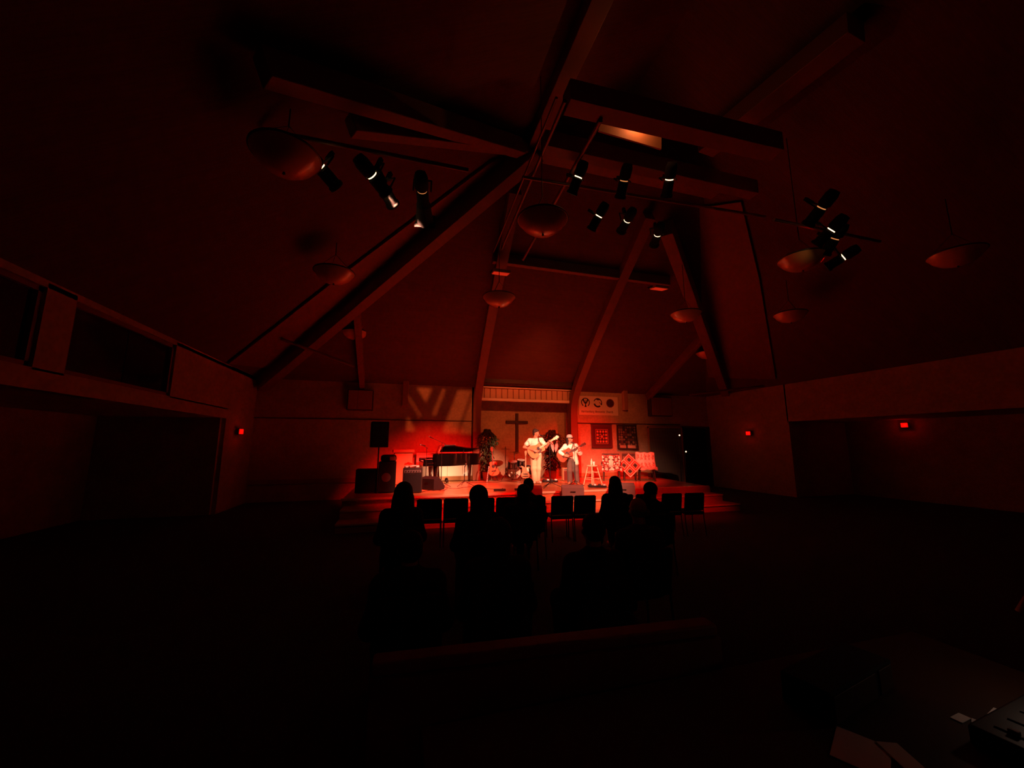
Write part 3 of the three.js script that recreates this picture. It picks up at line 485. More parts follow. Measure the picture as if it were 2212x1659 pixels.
tag(mesh('folded_papers', [rbox(0.18, 0.03, 0.12, 0.006, 0.34, ST + 0.705, -11.15, 0, 0.2, 0.1), rbox(0.1, 0.05, 0.08, 0.01, 0.47, ST + 0.69, -11.2, 0, 0.5, 0), rbox(0.12, 0.04, 0.1, 0.01, 0.2, ST + 0.685, -11.2, 0, 0.2, 0)], M.paper), 'white crumpled papers on top of the black amplifier', 'papers');
{ // left of the stage: case, subwoofer, loudspeaker on a pole
  const c = thing('equipment_case', 'dark upright equipment case at the left edge of the stage', 'case', [-0.32, ST, -11.5]);
  mesh('body', rbox(0.46, 0.82, 0.4, 0.02, 0, 0.41, 0), M.tolex, c); mesh('bag', rbox(0.42, 0.2, 0.34, 0.08, 0.02, 0.91, 0), M.black, c); mesh('bag_panel', rbox(0.16, 0.1, 0.02, 0.01, 0.13, 0.9, 0.17), M.trimWood, c); mesh('round_badge', place(new THREE.CylinderGeometry(0.12, 0.12, 0.02, 24), -0.02, 0.4, 0.205, Math.PI / 2), M.grey, c);
  const s = thing('subwoofer', 'low dark subwoofer box left of the equipment case', 'speaker', [-0.85, ST, -11.6]); mesh('cabinet', rbox(0.56, 0.62, 0.5, 0.015, 0, 0.31, 0), M.tolex, s); mesh('grille', rbox(0.5, 0.54, 0.02, 0.006, 0, 0.31, 0.25), M.grille, s);
  const l = thing('loudspeaker', 'black loudspeaker on a pole above the subwoofer', 'speaker', [-0.57, ST + 0.62, -11.35], R(10));
  mesh('pole', rod([0, 0, 0], [0, 0.6, 0], 0.018), M.black, l); mesh('cabinet', rbox(0.45, 0.7, 0.36, 0.02, 0, 0.94, 0), M.tolex, l); mesh('grille', rbox(0.41, 0.64, 0.02, 0.006, 0, 0.94, 0.18), M.grille, l);
  const t = l.children[0]; t.geometry.dispose(); t.geometry = rod([0, -0.62, 0], [0, 0.6, 0], 0.018); l.position.z = -11.3;
}
// acoustic guitar, lying in its own xy plane, neck towards +x, sound hole at the origin, front +z
function guitarParts(g, top, side, neckMat, s = 1, electric = false) {
  const P = (pts) => pts.map(([x, y]) => [x * s, y * s]);
  const body = electric ? spline([[-0.32, 0], [-0.3, 0.12], [-0.2, 0.17], [-0.08, 0.12], [0.04, 0.13], [0.13, 0.17], [0.1, 0.08], [0.06, 0.0], [0.1, -0.07], [0.1, -0.15], [0.0, -0.12], [-0.1, -0.12], [-0.2, -0.16], [-0.3, -0.12]], 72)
    : spline([[-0.34, 0], [-0.32, 0.12], [-0.23, 0.195], [-0.12, 0.17], [-0.02, 0.125], [0.06, 0.13], [0.13, 0.14], [0.165, 0.08], [0.17, 0], [0.165, -0.08], [0.13, -0.14], [0.06, -0.13], [-0.02, -0.125], [-0.12, -0.17], [-0.23, -0.195], [-0.32, -0.12]], 72);
  const d = electric ? 0.045 : 0.1;
  mesh('body', extrude(P(body), d * s, 0.004, 0, 0, -d * s), side, g);
  mesh('soundboard', extrude(P(body.map(([x, y]) => [x * 0.975 - 0.002, y * 0.975])), 0.004, 0, 0, 0, 0.003), top, g);
  if (!electric) { mesh('sound_hole', place(new THREE.CylinderGeometry(0.052 * s, 0.052 * s, 0.003, 28), 0, 0, 0.0085, Math.PI / 2), M.black, g); mesh('rosette', place(new THREE.TorusGeometry(0.06 * s, 0.004, 6, 32), 0, 0, 0.008), M.rosewood, g); }
  mesh('bridge', rbox(0.035 * s, 0.16 * s, 0.012, 0.004, -0.17 * s, 0, 0.012), M.rosewood, g);
  mesh('pickguard', extrude(P(spline([[-0.1, -0.1], [-0.02, -0.07], [0.05, -0.045], [0.07, -0.08], [0.02, -0.115], [-0.06, -0.13]], 24)), 0.002, 0, 0, 0, 0.0075), electric ? M.cream : M.rosewood, g);
  mesh('neck', [rbox(0.44 * s, 0.052 * s, 0.03, 0.01, 0.32 * s, 0, 0.0), rbox(0.52 * s, 0.05 * s, 0.008, 0.002, 0.29 * s, 0, 0.018)], neckMat, g);
  mesh('headstock', place(extrude(P([[0, -0.03], [0.16, -0.042], [0.19, -0.02], [0.18, 0.02], [0.16, 0.042], [0, 0.03]]), 0.016, 0.003), 0.53 * s, 0, -0.006, 0, R(10), 0), neckMat, g);
  for (let i = 0; i < 3; i++) for (const q of [-1, 1]) mesh('tuning_peg', rod([(0.57 + i * 0.05) * s, q * 0.03 * s, -0.02], [(0.57 + i * 0.05) * s, q * 0.065 * s, -0.02], 0.007, 6), M.chrome, g);
  const st = []; for (let i = 0; i < 6; i++) { const y = (i - 2.5) * 0.008 * s; st.push(rod([-0.17 * s, y, 0.02], [0.53 * s, y * 0.8, 0.026], 0.0009, 3)); } mesh('strings', st, M.chrome, g);
}
function guitarStand(g, h) { mesh('stand', [rod([0, h, -0.02], [0, 0.3, -0.12], 0.01), rod([0, 0.3, -0.12], [-0.18, 0.01, 0.02], 0.01), rod([0, 0.3, -0.12], [0.18, 0.01, 0.02], 0.01), rod([0, 0.3, -0.12], [0, 0.01, -0.28], 0.01), rod([-0.1, 0.16, 0.1], [0.1, 0.16, 0.1], 0.01), rod([-0.1, 0.16, 0.1], [-0.1, 0.2, -0.08], 0.01), rod([0.1, 0.16, 0.1], [0.1, 0.2, -0.08], 0.01)], M.black, g); }
{
  const s1 = thing('guitar_stand', 'black stand under the guitar beside the potted tree', 'stand', [3.24, ST, -13.75], -0.2); guitarStand(s1, 0.8);
  const g1 = thing('acoustic_guitar', 'reddish acoustic guitar standing upright beside the potted tree', 'guitar', [3.24, ST + 0.52, -13.72]); guitarParts(g1, M.spruce, M.mahogany, M.mahogany, 1.0); g1.rotation.set(-0.16, -0.2, R(96), 'YXZ');
  const strap = []; for (let i = 0; i < 9; i++) strap.push(rbox(0.035, 0.045, 0.01, 0.004, -0.17 - 0.008 * i, 0.5 - i * 0.06, 0.09));
  const st = thing('guitar_strap', 'pale beaded strap hanging beside the upright guitar', 'strap', [3.24, ST, -13.68], -0.2); mesh('band', tube([[-0.15, 0.62, 0.0], [-0.165, 0.5, 0.08], [-0.2, 0.2, 0.09], [-0.24, 0.02, 0.09]], 0.008), M.black, st); for (const b of strap) mesh('bead', b, M.white, st);
  const s2 = thing('guitar_stand', 'black stand under the electric guitar behind the pale-trousered guitarist', 'stand', [4.38, ST, -13.55], -0.2); guitarStand(s2, 0.75);
  const g2 = thing('electric_guitar', 'pale electric guitar on a stand behind the guitarist', 'guitar', [4.38, ST + 0.4, -13.5]); guitarParts(g2, M.tan, M.spruce, M.tan, 0.95, true); g2.rotation.set(-0.14, -0.2, R(88), 'YXZ');
}
// drums
function drum(pos, r, h, label, tilt = 0, shell = M.blackGloss) {
  const d = thing('drum', label, 'drum', pos, 0, 'drum set at the back of the stage'); d.rotation.x = tilt;
  mesh('shell', cyl(r, r, h, 28, 0, 0, 0), shell, d); mesh('drum_head', cyl(r * 0.985, r * 0.985, 0.012, 28, 0, h / 2, 0), M.cream, d);
  for (const y of [-1, 1]) mesh('hoop', place(new THREE.TorusGeometry(r * 1.01, 0.01, 6, 32), 0, y * h / 2, 0, Math.PI / 2), M.chrome, d);
  for (let i = 0; i < 6; i++) { const a = i * 1.047; mesh('lug', rbox(0.02, h * 0.5, 0.02, 0.006, r * 1.02 * Math.cos(a), 0, r * 1.02 * Math.sin(a)), M.chrome, d); }
  return d;
}
const tri = (h, r) => [rod([0, 0.1, 0], [0, h, 0], 0.012), ...[0.3, 2.4, 4.5].map((a) => rod([0, 0.26, 0], [r * Math.cos(a), 0.01, r * Math.sin(a)], 0.009, 6))];
const cymProf = [[0, 0.03], [0.02, 0.03], [0.045, 0.012], [0.16, 0.003], [0.23, -0.006], [0.23, -0.009], [0.16, -0.001], [0.045, 0.008], [0, 0.022]];
{
  const hh = thing('hi_hat', 'hi-hat cymbals on a thin stand right of the upright guitar', 'cymbal', [3.75, ST, -13.95], 0); mesh('stand', tri(1.18, 0.28), M.steel, hh); mesh('top_cymbal', lathe(cymProf.map(([x, y]) => [x * 0.78, y]), 28, 0, 1.13, 0, 0.04, 0, -0.03), M.brass, hh); mesh('bottom_cymbal', lathe(cymProf.map(([x, y]) => [x * 0.78, -y]), 28, 0, 1.1, 0), M.brass, hh); mesh('clutch', cyl(0.012, 0.012, 0.08, 8, 0, 1.18, 0), M.steel, hh);
  const cr = thing('crash_cymbal', 'wide crash cymbal on a stand under the cross', 'cymbal', [4.18, ST, -14.25], 0); mesh('stand', tri(1.02, 0.3), M.steel, cr); mesh('cymbal', lathe(cymProf.map(([x, y]) => [x * 1.15, y]), 32, 0, 1.0, 0, 0.05, 0, -0.06), M.brass, cr);
  const st = thing('drum_stand', 'steel stand holding the two black toms', 'stand', [4.15, ST, -14.0]); mesh('stand', [...tri(0.62, 0.28), rod([-0.2, 0.6, 0], [0.2, 0.64, 0], 0.014)], M.steel, st);
  drum([3.98, ST + 0.55, -13.82], 0.17, 0.26, 'black tom drum, left of the pair under the crash cymbal', 0.25); drum([4.32, ST + 0.62, -13.85], 0.15, 0.22, 'black tom drum, right of the pair under the crash cymbal', 0.25);
  const k = drum([4.15, ST + 0.26, -14.35], 0.25, 0.36, 'bass drum lying on its side below the toms', Math.PI / 2, M.mahogany);
  drum([4.72, ST + 0.36, -13.95], 0.17, 0.34, 'black floor tom beside the guitarist');
  const ft = thing('drum_stand', 'short stand under the floor tom', 'stand', [4.72, ST, -13.95]); mesh('stand', [0, 2.1, 4.2].map((a) => rod([0.18 * Math.cos(a), 0.5, 0.18 * Math.sin(a)], [0.2 * Math.cos(a), 0.0, 0.2 * Math.sin(a)], 0.008, 6)), M.steel, ft);
  const th = thing('drum_throne', 'low dark round drum stool behind the drums', 'stool', [4.55, ST, -14.55]); mesh('seat', lathe([[0, 0.44], [0.15, 0.44], [0.17, 0.41], [0.17, 0.36], [0, 0.35]], 24), M.black, th); mesh('stand', tri(0.36, 0.2), M.steel, th);
}
// potted trees
function tree(pos, h, rx, n, leafM, label, y0 = 0.35) {
  const t = thing('potted_tree', label, 'potted tree', pos);
  mesh('pot', lathe([[0, 0.01], [0.13, 0.01], [0.17, 0.28], [0.18, 0.3], [0.165, 0.3], [0.15, 0.26], [0, 0.26]], 24), M.terracotta, t);
  const stems = []; for (let i = 0; i < 4; i++) { const a = i * 1.6, e = 0.25 * rx; stems.push(tube([[0.03 * Math.cos(a), 0.25, 0.03 * Math.sin(a)], [0.05 * Math.cos(a + 1), h * 0.45, 0.05 * Math.sin(a + 1)], [e * Math.cos(a), h * 0.9, e * Math.sin(a)]], 0.012, 12, 5)); } mesh('trunk', stems, M.bark, t);
  const pos2 = [], L = 0.11;
  for (let i = 0; i < n; i++) {
    const v = rnd(), y = y0 + (h - y0) * v, rr = rx * Math.sqrt(rnd()) * (v > 0.5 ? 1.25 * Math.sin(Math.PI * Math.min(0.93, (v - 0.42) / 0.58)) : 0.75 - 0.25 * v) * (0.8 + 0.4 * hash(Math.floor(v * 9), Math.floor(rnd() * 6))), a = rnd() * 6.283;
    const c = V(rr * Math.cos(a), y + 0.04 * rnd(), rr * Math.sin(a)), d = V(Math.cos(a) + rnd() - 0.5, -0.5 - rnd() * 0.6, Math.sin(a) + rnd() - 0.5).normalize(), s = d.clone().cross(V(rnd() - 0.5, 1, rnd() - 0.5)).normalize(), nn = s.clone().cross(d);
    const k = L * (0.7 + 0.7 * rnd()), w = k * 0.22, tip = c.clone().addScaledVector(d, k).addScaledVector(nn, -k * 0.15), mid = c.clone().addScaledVector(d, k * 0.45), l = mid.clone().addScaledVector(s, w).addScaledVector(nn, 0.01), r = mid.clone().addScaledVector(s, -w).addScaledVector(nn, 0.01);
    pos2.push(...c.toArray(), ...l.toArray(), ...mid.toArray(), ...c.toArray(), ...mid.toArray(), ...r.toArray(), ...l.toArray(), ...tip.toArray(), ...mid.toArray(), ...mid.toArray(), ...tip.toArray(), ...r.toArray());
  }
  const g = new THREE.BufferGeometry(); g.setAttribute('position', new THREE.Float32BufferAttribute(pos2, 3)); g.computeVertexNormals(); mesh('foliage', g, leafM, t).userData.kind = 'stuff';
  return t;
}
tree([3.1, ST, -14.18], 1.85, 0.3, 1500, M.leaf, 'leafy potted fig tree between the piano and the upright guitar');
{
  const t = tree([5.72, ST, -14.25], 1.85, 0.4, 1500, M.leafDark, 'dark potted tree between the two singers');
  for (const [x, rz] of [[-0.14, 0.18], [0.1, -0.16]]) mesh('pale_leaf', place(sheet((u, v) => { const w = 0.06 * Math.sin(Math.PI * (0.06 + 0.9 * v)); return V((u - 0.5) * 2 * w, -v * 0.42, 0.03 * Math.cos((u - 0.5) * 3) + 0.03 * Math.sin(v * 3)); }, 6, 10, 0.004), x - 0.05, 1.42, 0.42, 0, -0.3, rz), M.white, t);
}
// pedal boards, boxes and cables on the stage
function pedalboard(pos, turn, n, label) { const b = thing('pedal_board', label, 'pedal board', pos, turn); mesh('base', rbox(0.55, 0.05, 0.2, 0.01, 0, 0.025, 0), M.black, b); for (let i = 0; i < n; i++) { const p = mesh('pedal', rbox(0.075, 0.045, 0.11, 0.008, -0.21 + i * 0.42 / (n - 1), 0.07, 0), i % 2 ? M.white : M.steel, b); mesh('footswitch', cyl(0.012, 0.012, 0.015, 10, -0.21 + i * 0.42 / (n - 1), 0.1, 0.03), M.chrome, p); } }
pedalboard([5.1, ST, -12.95], -0.2, 4, 'dark pedal board behind the guitarist in pale trousers'); pedalboard([5.86, ST, -10.95], -0.3, 4, 'cluttered pedal board under the wooden stool');
for (const [x, z, l] of [[2.75, -10.85, 'small black pedal box at the stage edge left of centre'], [3.35, -10.8, 'flat black pedal box at the stage edge by the listeners']]) { const p = thing('pedal', l, 'pedal', [x, ST, z], -0.2); mesh('case', rbox(0.34, 0.05, 0.12, 0.012, 0, 0.025, 0), M.black, p); mesh('switch', cyl(0.015, 0.015, 0.02, 10, 0.08, 0.06, 0), M.chrome, p); }
[['cable lying from the piano towards the stage edge', [[1.3, -12.2], [1.6, -11.7], [2.1, -12.0], [2.5, -11.4], [2.8, -10.95]]], ['cable lying around the amplifier and floor monitor', [[0.5, -11.0], [0.75, -11.3], [0.95, -11.5], [1.2, -11.3], [1.4, -11.8]]], ['cable lying between the singers', [[4.2, -11.3], [4.6, -11.9], [5.0, -12.5], [5.1, -12.8]]], ['cable lying in front of the potted fig tree', [[2.2, -13.2], [2.7, -13.4], [3.2, -13.2], [3.6, -13.5], [4.0, -13.1]]], ['cable lying beside the wooden stool', [[5.7, -10.9], [6.1, -10.7], [6.5, -11.0], [7.0, -10.8]]]].forEach(([l, p]) => tag(mesh('stage_cable', tube(p.map(([x, z]) => [x, ST + 0.007, z]), 0.007, 40, 5), M.black), l, 'cable'));
// wooden stool with bottle and cup
{
  const s = thing('wooden_stool', 'tall pale wooden stool right of the singer in the cap', 'stool', [5.93, ST, -11.35], 0.2);
  mesh('seat', lathe([[0, 0.64], [0.15, 0.64], [0.172, 0.63], [0.172, 0.605], [0.15, 0.595], [0, 0.595]], 28), M.stoolWood, s);
  const c = [[1, 1], [1, -1], [-1, -1], [-1, 1]], at = (i, y) => { const [a, b] = c[i % 4], k = 0.21 - 0.11 * (y / 0.6); return [a * k, y, b * k]; };
  for (let i = 0; i < 4; i++) { mesh('leg', rod(at(i, 0), at(i, 0.6), 0.019, 10, 0.017), M.stoolWood, s); for (const y of [0.2 + 0.03 * (i % 2), 0.4 + 0.03 * (i % 2)]) mesh('rung', rod(at(i, y), at(i + 1, y), 0.011, 8), M.stoolWood, s); }
  const b = thing('water_bottle', 'clear water bottle with white cap on the wooden stool', 'bottle', [5.92, ST + 0.64, -11.38]); mesh('bottle_body', lathe([[0, 0], [0.03, 0], [0.032, 0.02], [0.032, 0.12], [0.014, 0.16], [0.013, 0.18], [0, 0.18]], 20), M.cream, b); mesh('cap', cyl(0.015, 0.015, 0.02, 12, 0, 0.19, 0), M.white, b);
  const k = thing('paper_cup', 'white paper cup on the wooden stool', 'cup', [5.95, ST + 0.64, -11.28]); mesh('cup_wall', lathe([[0, 0], [0.028, 0], [0.038, 0.1], [0.04, 0.1], [0.036, 0.095], [0.026, 0.004], [0, 0.004]], 20), M.white, k); mesh('lid', cyl(0.038, 0.041, 0.012, 20, 0, 0.104, 0), M.white, k);
}
// chairs draped with quilts
function woodChair(pos, turn, w, label, arms) {
  const c = thing('wooden_chair', label, 'chair', pos, turn, 'chairs draped with quilts'), h = w / 2;
  mesh('seat', rbox(w, 0.045, 0.44, 0.015, 0, 0.43, 0), M.mahogany, c);
  for (const [x, z] of [[-1, 1], [1, 1], [-1, -1], [1, -1]]) mesh('leg', rod([x * (h - 0.03) * 1.02, 0, z * 0.2], [x * (h - 0.05), 0.43, z * 0.18], 0.022, 8, 0.028), M.darkTrim, c);
  for (const x of [-1, 1]) mesh('post', rod([x * (h - 0.03), 0.44, -0.2], [x * (h - 0.02), 0.9, -0.27], 0.022, 8, 0.018), M.darkTrim, c);
  mesh('back_rail', rbox(w, 0.1, 0.03, 0.012, 0, 0.91, -0.275), M.darkTrim, c); mesh('lower_rail', rbox(w - 0.06, 0.05, 0.025, 0.01, 0, 0.58, -0.222), M.darkTrim, c);
  for (let i = 0; i < 4; i++) mesh('spindle', rod([(-1.5 + i) * w * 0.2, 0.58, -0.222], [(-1.5 + i) * w * 0.2, 0.88, -0.27], 0.01, 6), M.darkTrim, c);
  if (arms) for (const x of [-1, 1]) mesh('arm', [rbox(0.05, 0.03, 0.44, 0.012, x * (h + 0.01), 0.66, -0.02), rod([x * (h + 0.005), 0.43, 0.16], [x * (h + 0.01), 0.65, 0.17], 0.016)], M.darkTrim, c);
  return c;
}
function drape(prof, w, tex, pos, turn, label, wave = 0.02, flare = 0.1) {
  const c = new THREE.CatmullRomCurve3(prof.map(([y, z]) => V(0, y, z)), false, 'centripetal');
  const g = sheet((u, v) => { const p = c.getPointAt(v); return V((u - 0.5) * w * (1 + flare * v) + 0.01 * Math.sin(v * 9), p.y + wave * Math.sin(u * 7 + v * 3) * v + 0.012 * Math.sin(u * 17), p.z + wave * Math.sin(u * 13 + v * 4)); }, 28, 36, 0.014);
  const m = mesh('draped_quilt', g, clothOf(tex)); m.position.set(...pos); m.rotation.y = turn; return tag(m, label, 'quilt', 'quilts draped over the chairs');
}
{
  const t = -0.5;
  woodChair([7.42, ST, -12.75], t, 0.62, 'dark wooden armchair under the star quilt', true); drape([[0.9, -0.24], [0.86, -0.235], [0.75, -0.215], [0.6, -0.17], [0.5, -0.02], [0.5, 0.2], [0.47, 0.27], [0.34, 0.28]], 0.68, quiltStar, [7.42, ST, -12.75], t, 'pale quilt with dark stars draped over the left chair');
  woodChair([8.05, ST, -12.55], t, 0.46, 'dark wooden chair behind the diamond quilt'); 
  const d = mesh('draped_quilt', sheet((u, v) => { const a = (u - 0.5) * 0.58, b = (v - 0.5) * 0.58, x = (a + b) * 0.7071, y = 0.54 + (a - b) * 0.7071; return V(x, y, y > 0.46 ? -0.24 + (0.96 - y) * 1.0 : 0.26 + 0.012 * Math.sin(x * 20)); }, 26, 26, 0.014), clothOf(quiltDiamond)); d.position.set(8.05, ST, -12.55); d.rotation.y = t; tag(d, 'red quilt with dark diamonds hanging by its corner from the middle chair', 'quilt', 'quilts draped over the chairs');
  woodChair([8.62, ST, -12.35], t, 0.58, 'dark wooden chair under the pale floral quilt'); drape([[0.42, -0.38], [0.97, -0.32], [0.985, -0.26], [0.62, -0.17], [0.5, -0.08], [0.49, 0.2], [0.46, 0.26], [0.4, 0.27]], 0.66, quiltPale, [8.62, ST, -12.35], t, 'cream floral quilt draped over the right chair', 0.012, 0.04);
}
{ const f = thing('flight_case', 'low dark case on the stage floor before the pierced screen', 'case', [10.05, ST, -13.5], -0.2); mesh('body', rbox(0.9, 0.16, 0.3, 0.02, 0, 0.08, 0), M.black, f); mesh('latch', rbox(0.06, 0.04, 0.02, 0.005, 0.2, 0.1, 0.155), M.chrome, f); }
// ---------- people ----------
// prims: cone {a,b,ra,rb} or ellipsoid {c,r}; smooth union on a grid, meshed with surface nets
function blob(prims, cell, k) {
  const lo = V(1e9, 1e9, 1e9), hi = V(-1e9, -1e9, -1e9), ext = (p, r) => { lo.min(V(p[0] - r, p[1] - r, p[2] - r)); hi.max(V(p[0] + r, p[1] + r, p[2] + r)); };
  for (const q of prims) { if (q.c) ext(q.c, Math.max(...q.r)); else { ext(q.a, q.ra); ext(q.b, q.rb); } }
  lo.addScalar(-2 * cell - k * 0.5); hi.addScalar(2 * cell + k * 0.5);
  const nx = Math.ceil((hi.x - lo.x) / cell) + 1, ny = Math.ceil((hi.y - lo.y) / cell) + 1, nz = Math.ceil((hi.z - lo.z) / cell) + 1, F = new Float32Array(nx * ny * nz).fill(1);
  for (const q of prims) {
    const pad = k * 1.5 + 2 * cell; let x0, x1, y0, y1, z0, z1; const A = q.c ?? q.a, B = q.c ?? q.b, ra = q.c ? Math.max(...q.r) : q.ra, rb = q.c ? ra : q.rb;
    const rng = (d, o, n) => { const m = Math.min(A[d] - ra, B[d] - rb) - pad, M2 = Math.max(A[d] + ra, B[d] + rb) + pad; return [Math.max(0, Math.floor((m - o) / cell)), Math.min(n - 1, Math.ceil((M2 - o) / cell))]; };
    [x0, x1] = rng(0, lo.x, nx); [y0, y1] = rng(1, lo.y, ny); [z0, z1] = rng(2, lo.z, nz);
    const dx = B[0] - A[0], dy = B[1] - A[1], dz = B[2] - A[2], L2 = dx * dx + dy * dy + dz * dz || 1e-9, kk = q.k ?? k;
    for (let z = z0; z <= z1; z++) for (let y = y0; y <= y1; y++) for (let x = x0; x <= x1; x++) {
      const px = lo.x + x * cell - A[0], py = lo.y + y * cell - A[1], pz = lo.z + z * cell - A[2]; let d;
      if (q.c) { const [a, b, c] = q.r, u = Math.hypot(px / a, py / b, pz / c), w = Math.hypot(px / a / a, py / b / b, pz / c / c); d = w > 1e-6 ? u * (u - 1) / w : -Math.min(a, b, c); }
      else { const t = Math.min(1, Math.max(0, (px * dx + py * dy + pz * dz) / L2)); d = Math.hypot(px - dx * t, py - dy * t, pz - dz * t) - (q.ra + (q.rb - q.ra) * t); }
      const i = (z * ny + y) * nx + x, f = F[i], h = Math.max(kk - Math.abs(f - d), 0) / kk; F[i] = Math.min(f, d) - h * h * kk * 0.25;
    }
  }
  const pos = [], idx = [], id = new Int32Array(nx * ny * nz).fill(-1), at = (x, y, z) => (z * ny + y) * nx + x;
  for (let z = 0; z < nz - 1; z++) for (let y = 0; y < ny - 1; y++) for (let x = 0; x < nx - 1; x++) {
    let m = 0; const v = []; for (let c = 0; c < 8; c++) { const f = F[at(x + (c & 1), y + ((c >> 1) & 1), z + (c >> 2))]; v.push(f); if (f < 0) m |= 1 << c; }
    if (m === 0 || m === 255) continue; let sx = 0, sy = 0, sz = 0, n = 0;
    for (let a = 0; a < 8; a++) for (const s of [1, 2, 4]) { if (a & s) continue; const b = a | s; if ((v[a] < 0) === (v[b] < 0)) continue; const t = v[a] / (v[a] - v[b]); sx += (a & 1) + (s === 1 ? t : 0); sy += ((a >> 1) & 1) + (s === 2 ? t : 0); sz += (a >> 2) + (s === 4 ? t : 0); n++; }
    id[at(x, y, z)] = pos.length / 3; pos.push(lo.x + (x + sx / n) * cell, lo.y + (y + sy / n) * cell, lo.z + (z + sz / n) * cell);
  }
  const S = [1, nx, nx * ny];
  for (let z = 1; z < nz - 1; z++) for (let y = 1; y < ny - 1; y++) for (let x = 1; x < nx - 1; x++) {
    const i = at(x, y, z), f = F[i] < 0;
    for (let d = 0; d < 3; d++) { if (f === (F[i + S[d]] < 0)) continue; const u = S[(d + 1) % 3], w = S[(d + 2) % 3], a = id[i], b = id[i - u], c = id[i - u - w], e = id[i - w]; if (a < 0 || b < 0 || c < 0 || e < 0) continue; f ? idx.push(a, b, c, a, c, e) : idx.push(a, c, b, a, e, c); }
  }
  const g = new THREE.BufferGeometry(); g.setAttribute('position', new THREE.Float32BufferAttribute(pos, 3)); g.setIndex(idx); g.computeVertexNormals(); return g;
}
const co = (a, b, ra, rb = ra, k) => ({ a, b, ra, rb, k }), el = (c, r, k) => ({ c, r, k });
const add = (a, b, s = 1) => [a[0] + b[0] * s, a[1] + b[1] * s, a[2] + b[2] * s], lerp = (a, b, t) => [a[0] + (b[0] - a[0]) * t, a[1] + (b[1] - a[1]) * t, a[2] + (b[2] - a[2]) * t];
const unit = (a) => { const l = Math.hypot(...a); return a.map((x) => x / l); }, cross3 = (a, b) => [a[1] * b[2] - a[2] * b[1], a[2] * b[0] - a[0] * b[2], a[0] * b[1] - a[1] * b[0]];
function handPrims(w, dir, nrm, side, curl) {       // w wrist, dir towards the fingers, nrm out of the palm, side +1/-1 where the thumb is
  dir = unit(dir); const s0 = unit(cross3(dir, nrm)), s = s0.map((x) => x * side); nrm = unit(cross3(s0, dir)).map((x) => x); const out = [];
  const at = (d, l, n) => add(add(add(w, dir, d), s, l), nrm, n), off = [0.03, 0.01, -0.01, -0.029], len = [0.072, 0.08, 0.074, 0.058];
  for (let i = 0; i < 4; i++) {
    out.push(co(at(0.005, off[i] * 0.6, 0), at(0.085, off[i], 0), 0.015, 0.0125, 0.012)); let p = at(0.088, off[i], 0), a = curl * 0.4;
    for (let j = 0; j < 3; j++) { const l = len[i] * [0.45, 0.32, 0.26][j], v = add(dir.map((x) => x * Math.cos(a)), nrm, Math.sin(a)), q = add(p, v, l); out.push(co(p, q, 0.0098 - j * 0.0008, 0.009 - j * 0.0008, 0.004)); p = q; a += curl; }
  }
  const t0 = at(0.02, 0.028, 0.004), t1 = at(0.055, 0.056, 0.014), t2 = at(0.088, 0.062, 0.03); out.push(co(t0, t1, 0.014, 0.011, 0.01), co(t1, t2, 0.0105, 0.0085, 0.004)); return out;
}
function headGeometry(o = {}) {                     // centred on the skull, face to +z
  const P = [el([0, 0.02, -0.012], [0.076, 0.098, 0.094]), el([0, -0.045, 0.022], [0.058, 0.07, 0.066]), co([0, -0.095, 0.05], [0, -0.1, 0.06], 0.024, 0.02), co([0, 0.0, 0.08], [0, -0.032, 0.098], 0.009, 0.011, 0.012), co([-0.008, -0.036, 0.09], [0.008, -0.036, 0.09], 0.01, 0.01, 0.01),
    co([-0.02, -0.068, 0.081], [0.02, -0.068, 0.081], 0.009, 0.009, 0.006), co([-0.018, -0.082, 0.078], [0.018, -0.082, 0.078], 0.01, 0.01, 0.006), co([-0.046, 0.018, 0.07], [-0.014, 0.022, 0.084], 0.011, 0.011, 0.014), co([0.046, 0.018, 0.07], [0.014, 0.022, 0.084], 0.011, 0.011, 0.014), el([-0.04, -0.03, 0.06], [0.026, 0.024, 0.026]), el([0.04, -0.03, 0.06], [0.026, 0.024, 0.026]),
    el([-0.08, -0.012, -0.012], [0.012, 0.032, 0.02], 0.006), el([0.08, -0.012, -0.012], [0.012, 0.032, 0.02], 0.006), co([0, -0.06, -0.02], [0, -0.16, -0.03], 0.056, 0.056)];
  return blob(P, 0.0065, 0.02);
}
const headG = headGeometry();
function headParts(root, c, yaw, tilt, hair, roll = 0) {      // hair and facial parts of a head placed at c
  const H = new THREE.Group(); H.name = 'head_details'; H.position.set(...c); H.rotation.set(tilt, yaw, roll, 'YXZ'); root.add(H);
  const E = [sph(0.012, 10, -0.031, 0.004, 0.072), sph(0.012, 10, 0.031, 0.004, 0.072)]; mesh('eyes', E, M.black, H); mesh('brows', [rod([-0.046, 0.028, 0.078], [-0.018, 0.03, 0.09], 0.005, 5), rod([0.046, 0.028, 0.078], [0.018, 0.03, 0.09], 0.005, 5)], M.hair, H); mesh('lips', [place(sph(1, 12), 0, 0, 0)].map((g) => g.scale(0.022, 0.006, 0.008).translate(0, -0.074, 0.088)), std(0x9a5a48, 0.6), H);
  for (const h of hair) mesh(h.n, h.g, h.m, H); return H;
}
const moveG = (g, c, yaw, tilt, roll = 0) => { const q = g.clone(); q.applyMatrix4(new THREE.Matrix4().makeRotationFromEuler(new THREE.Euler(tilt, yaw, roll, 'YXZ'))); return q.translate(...c); };
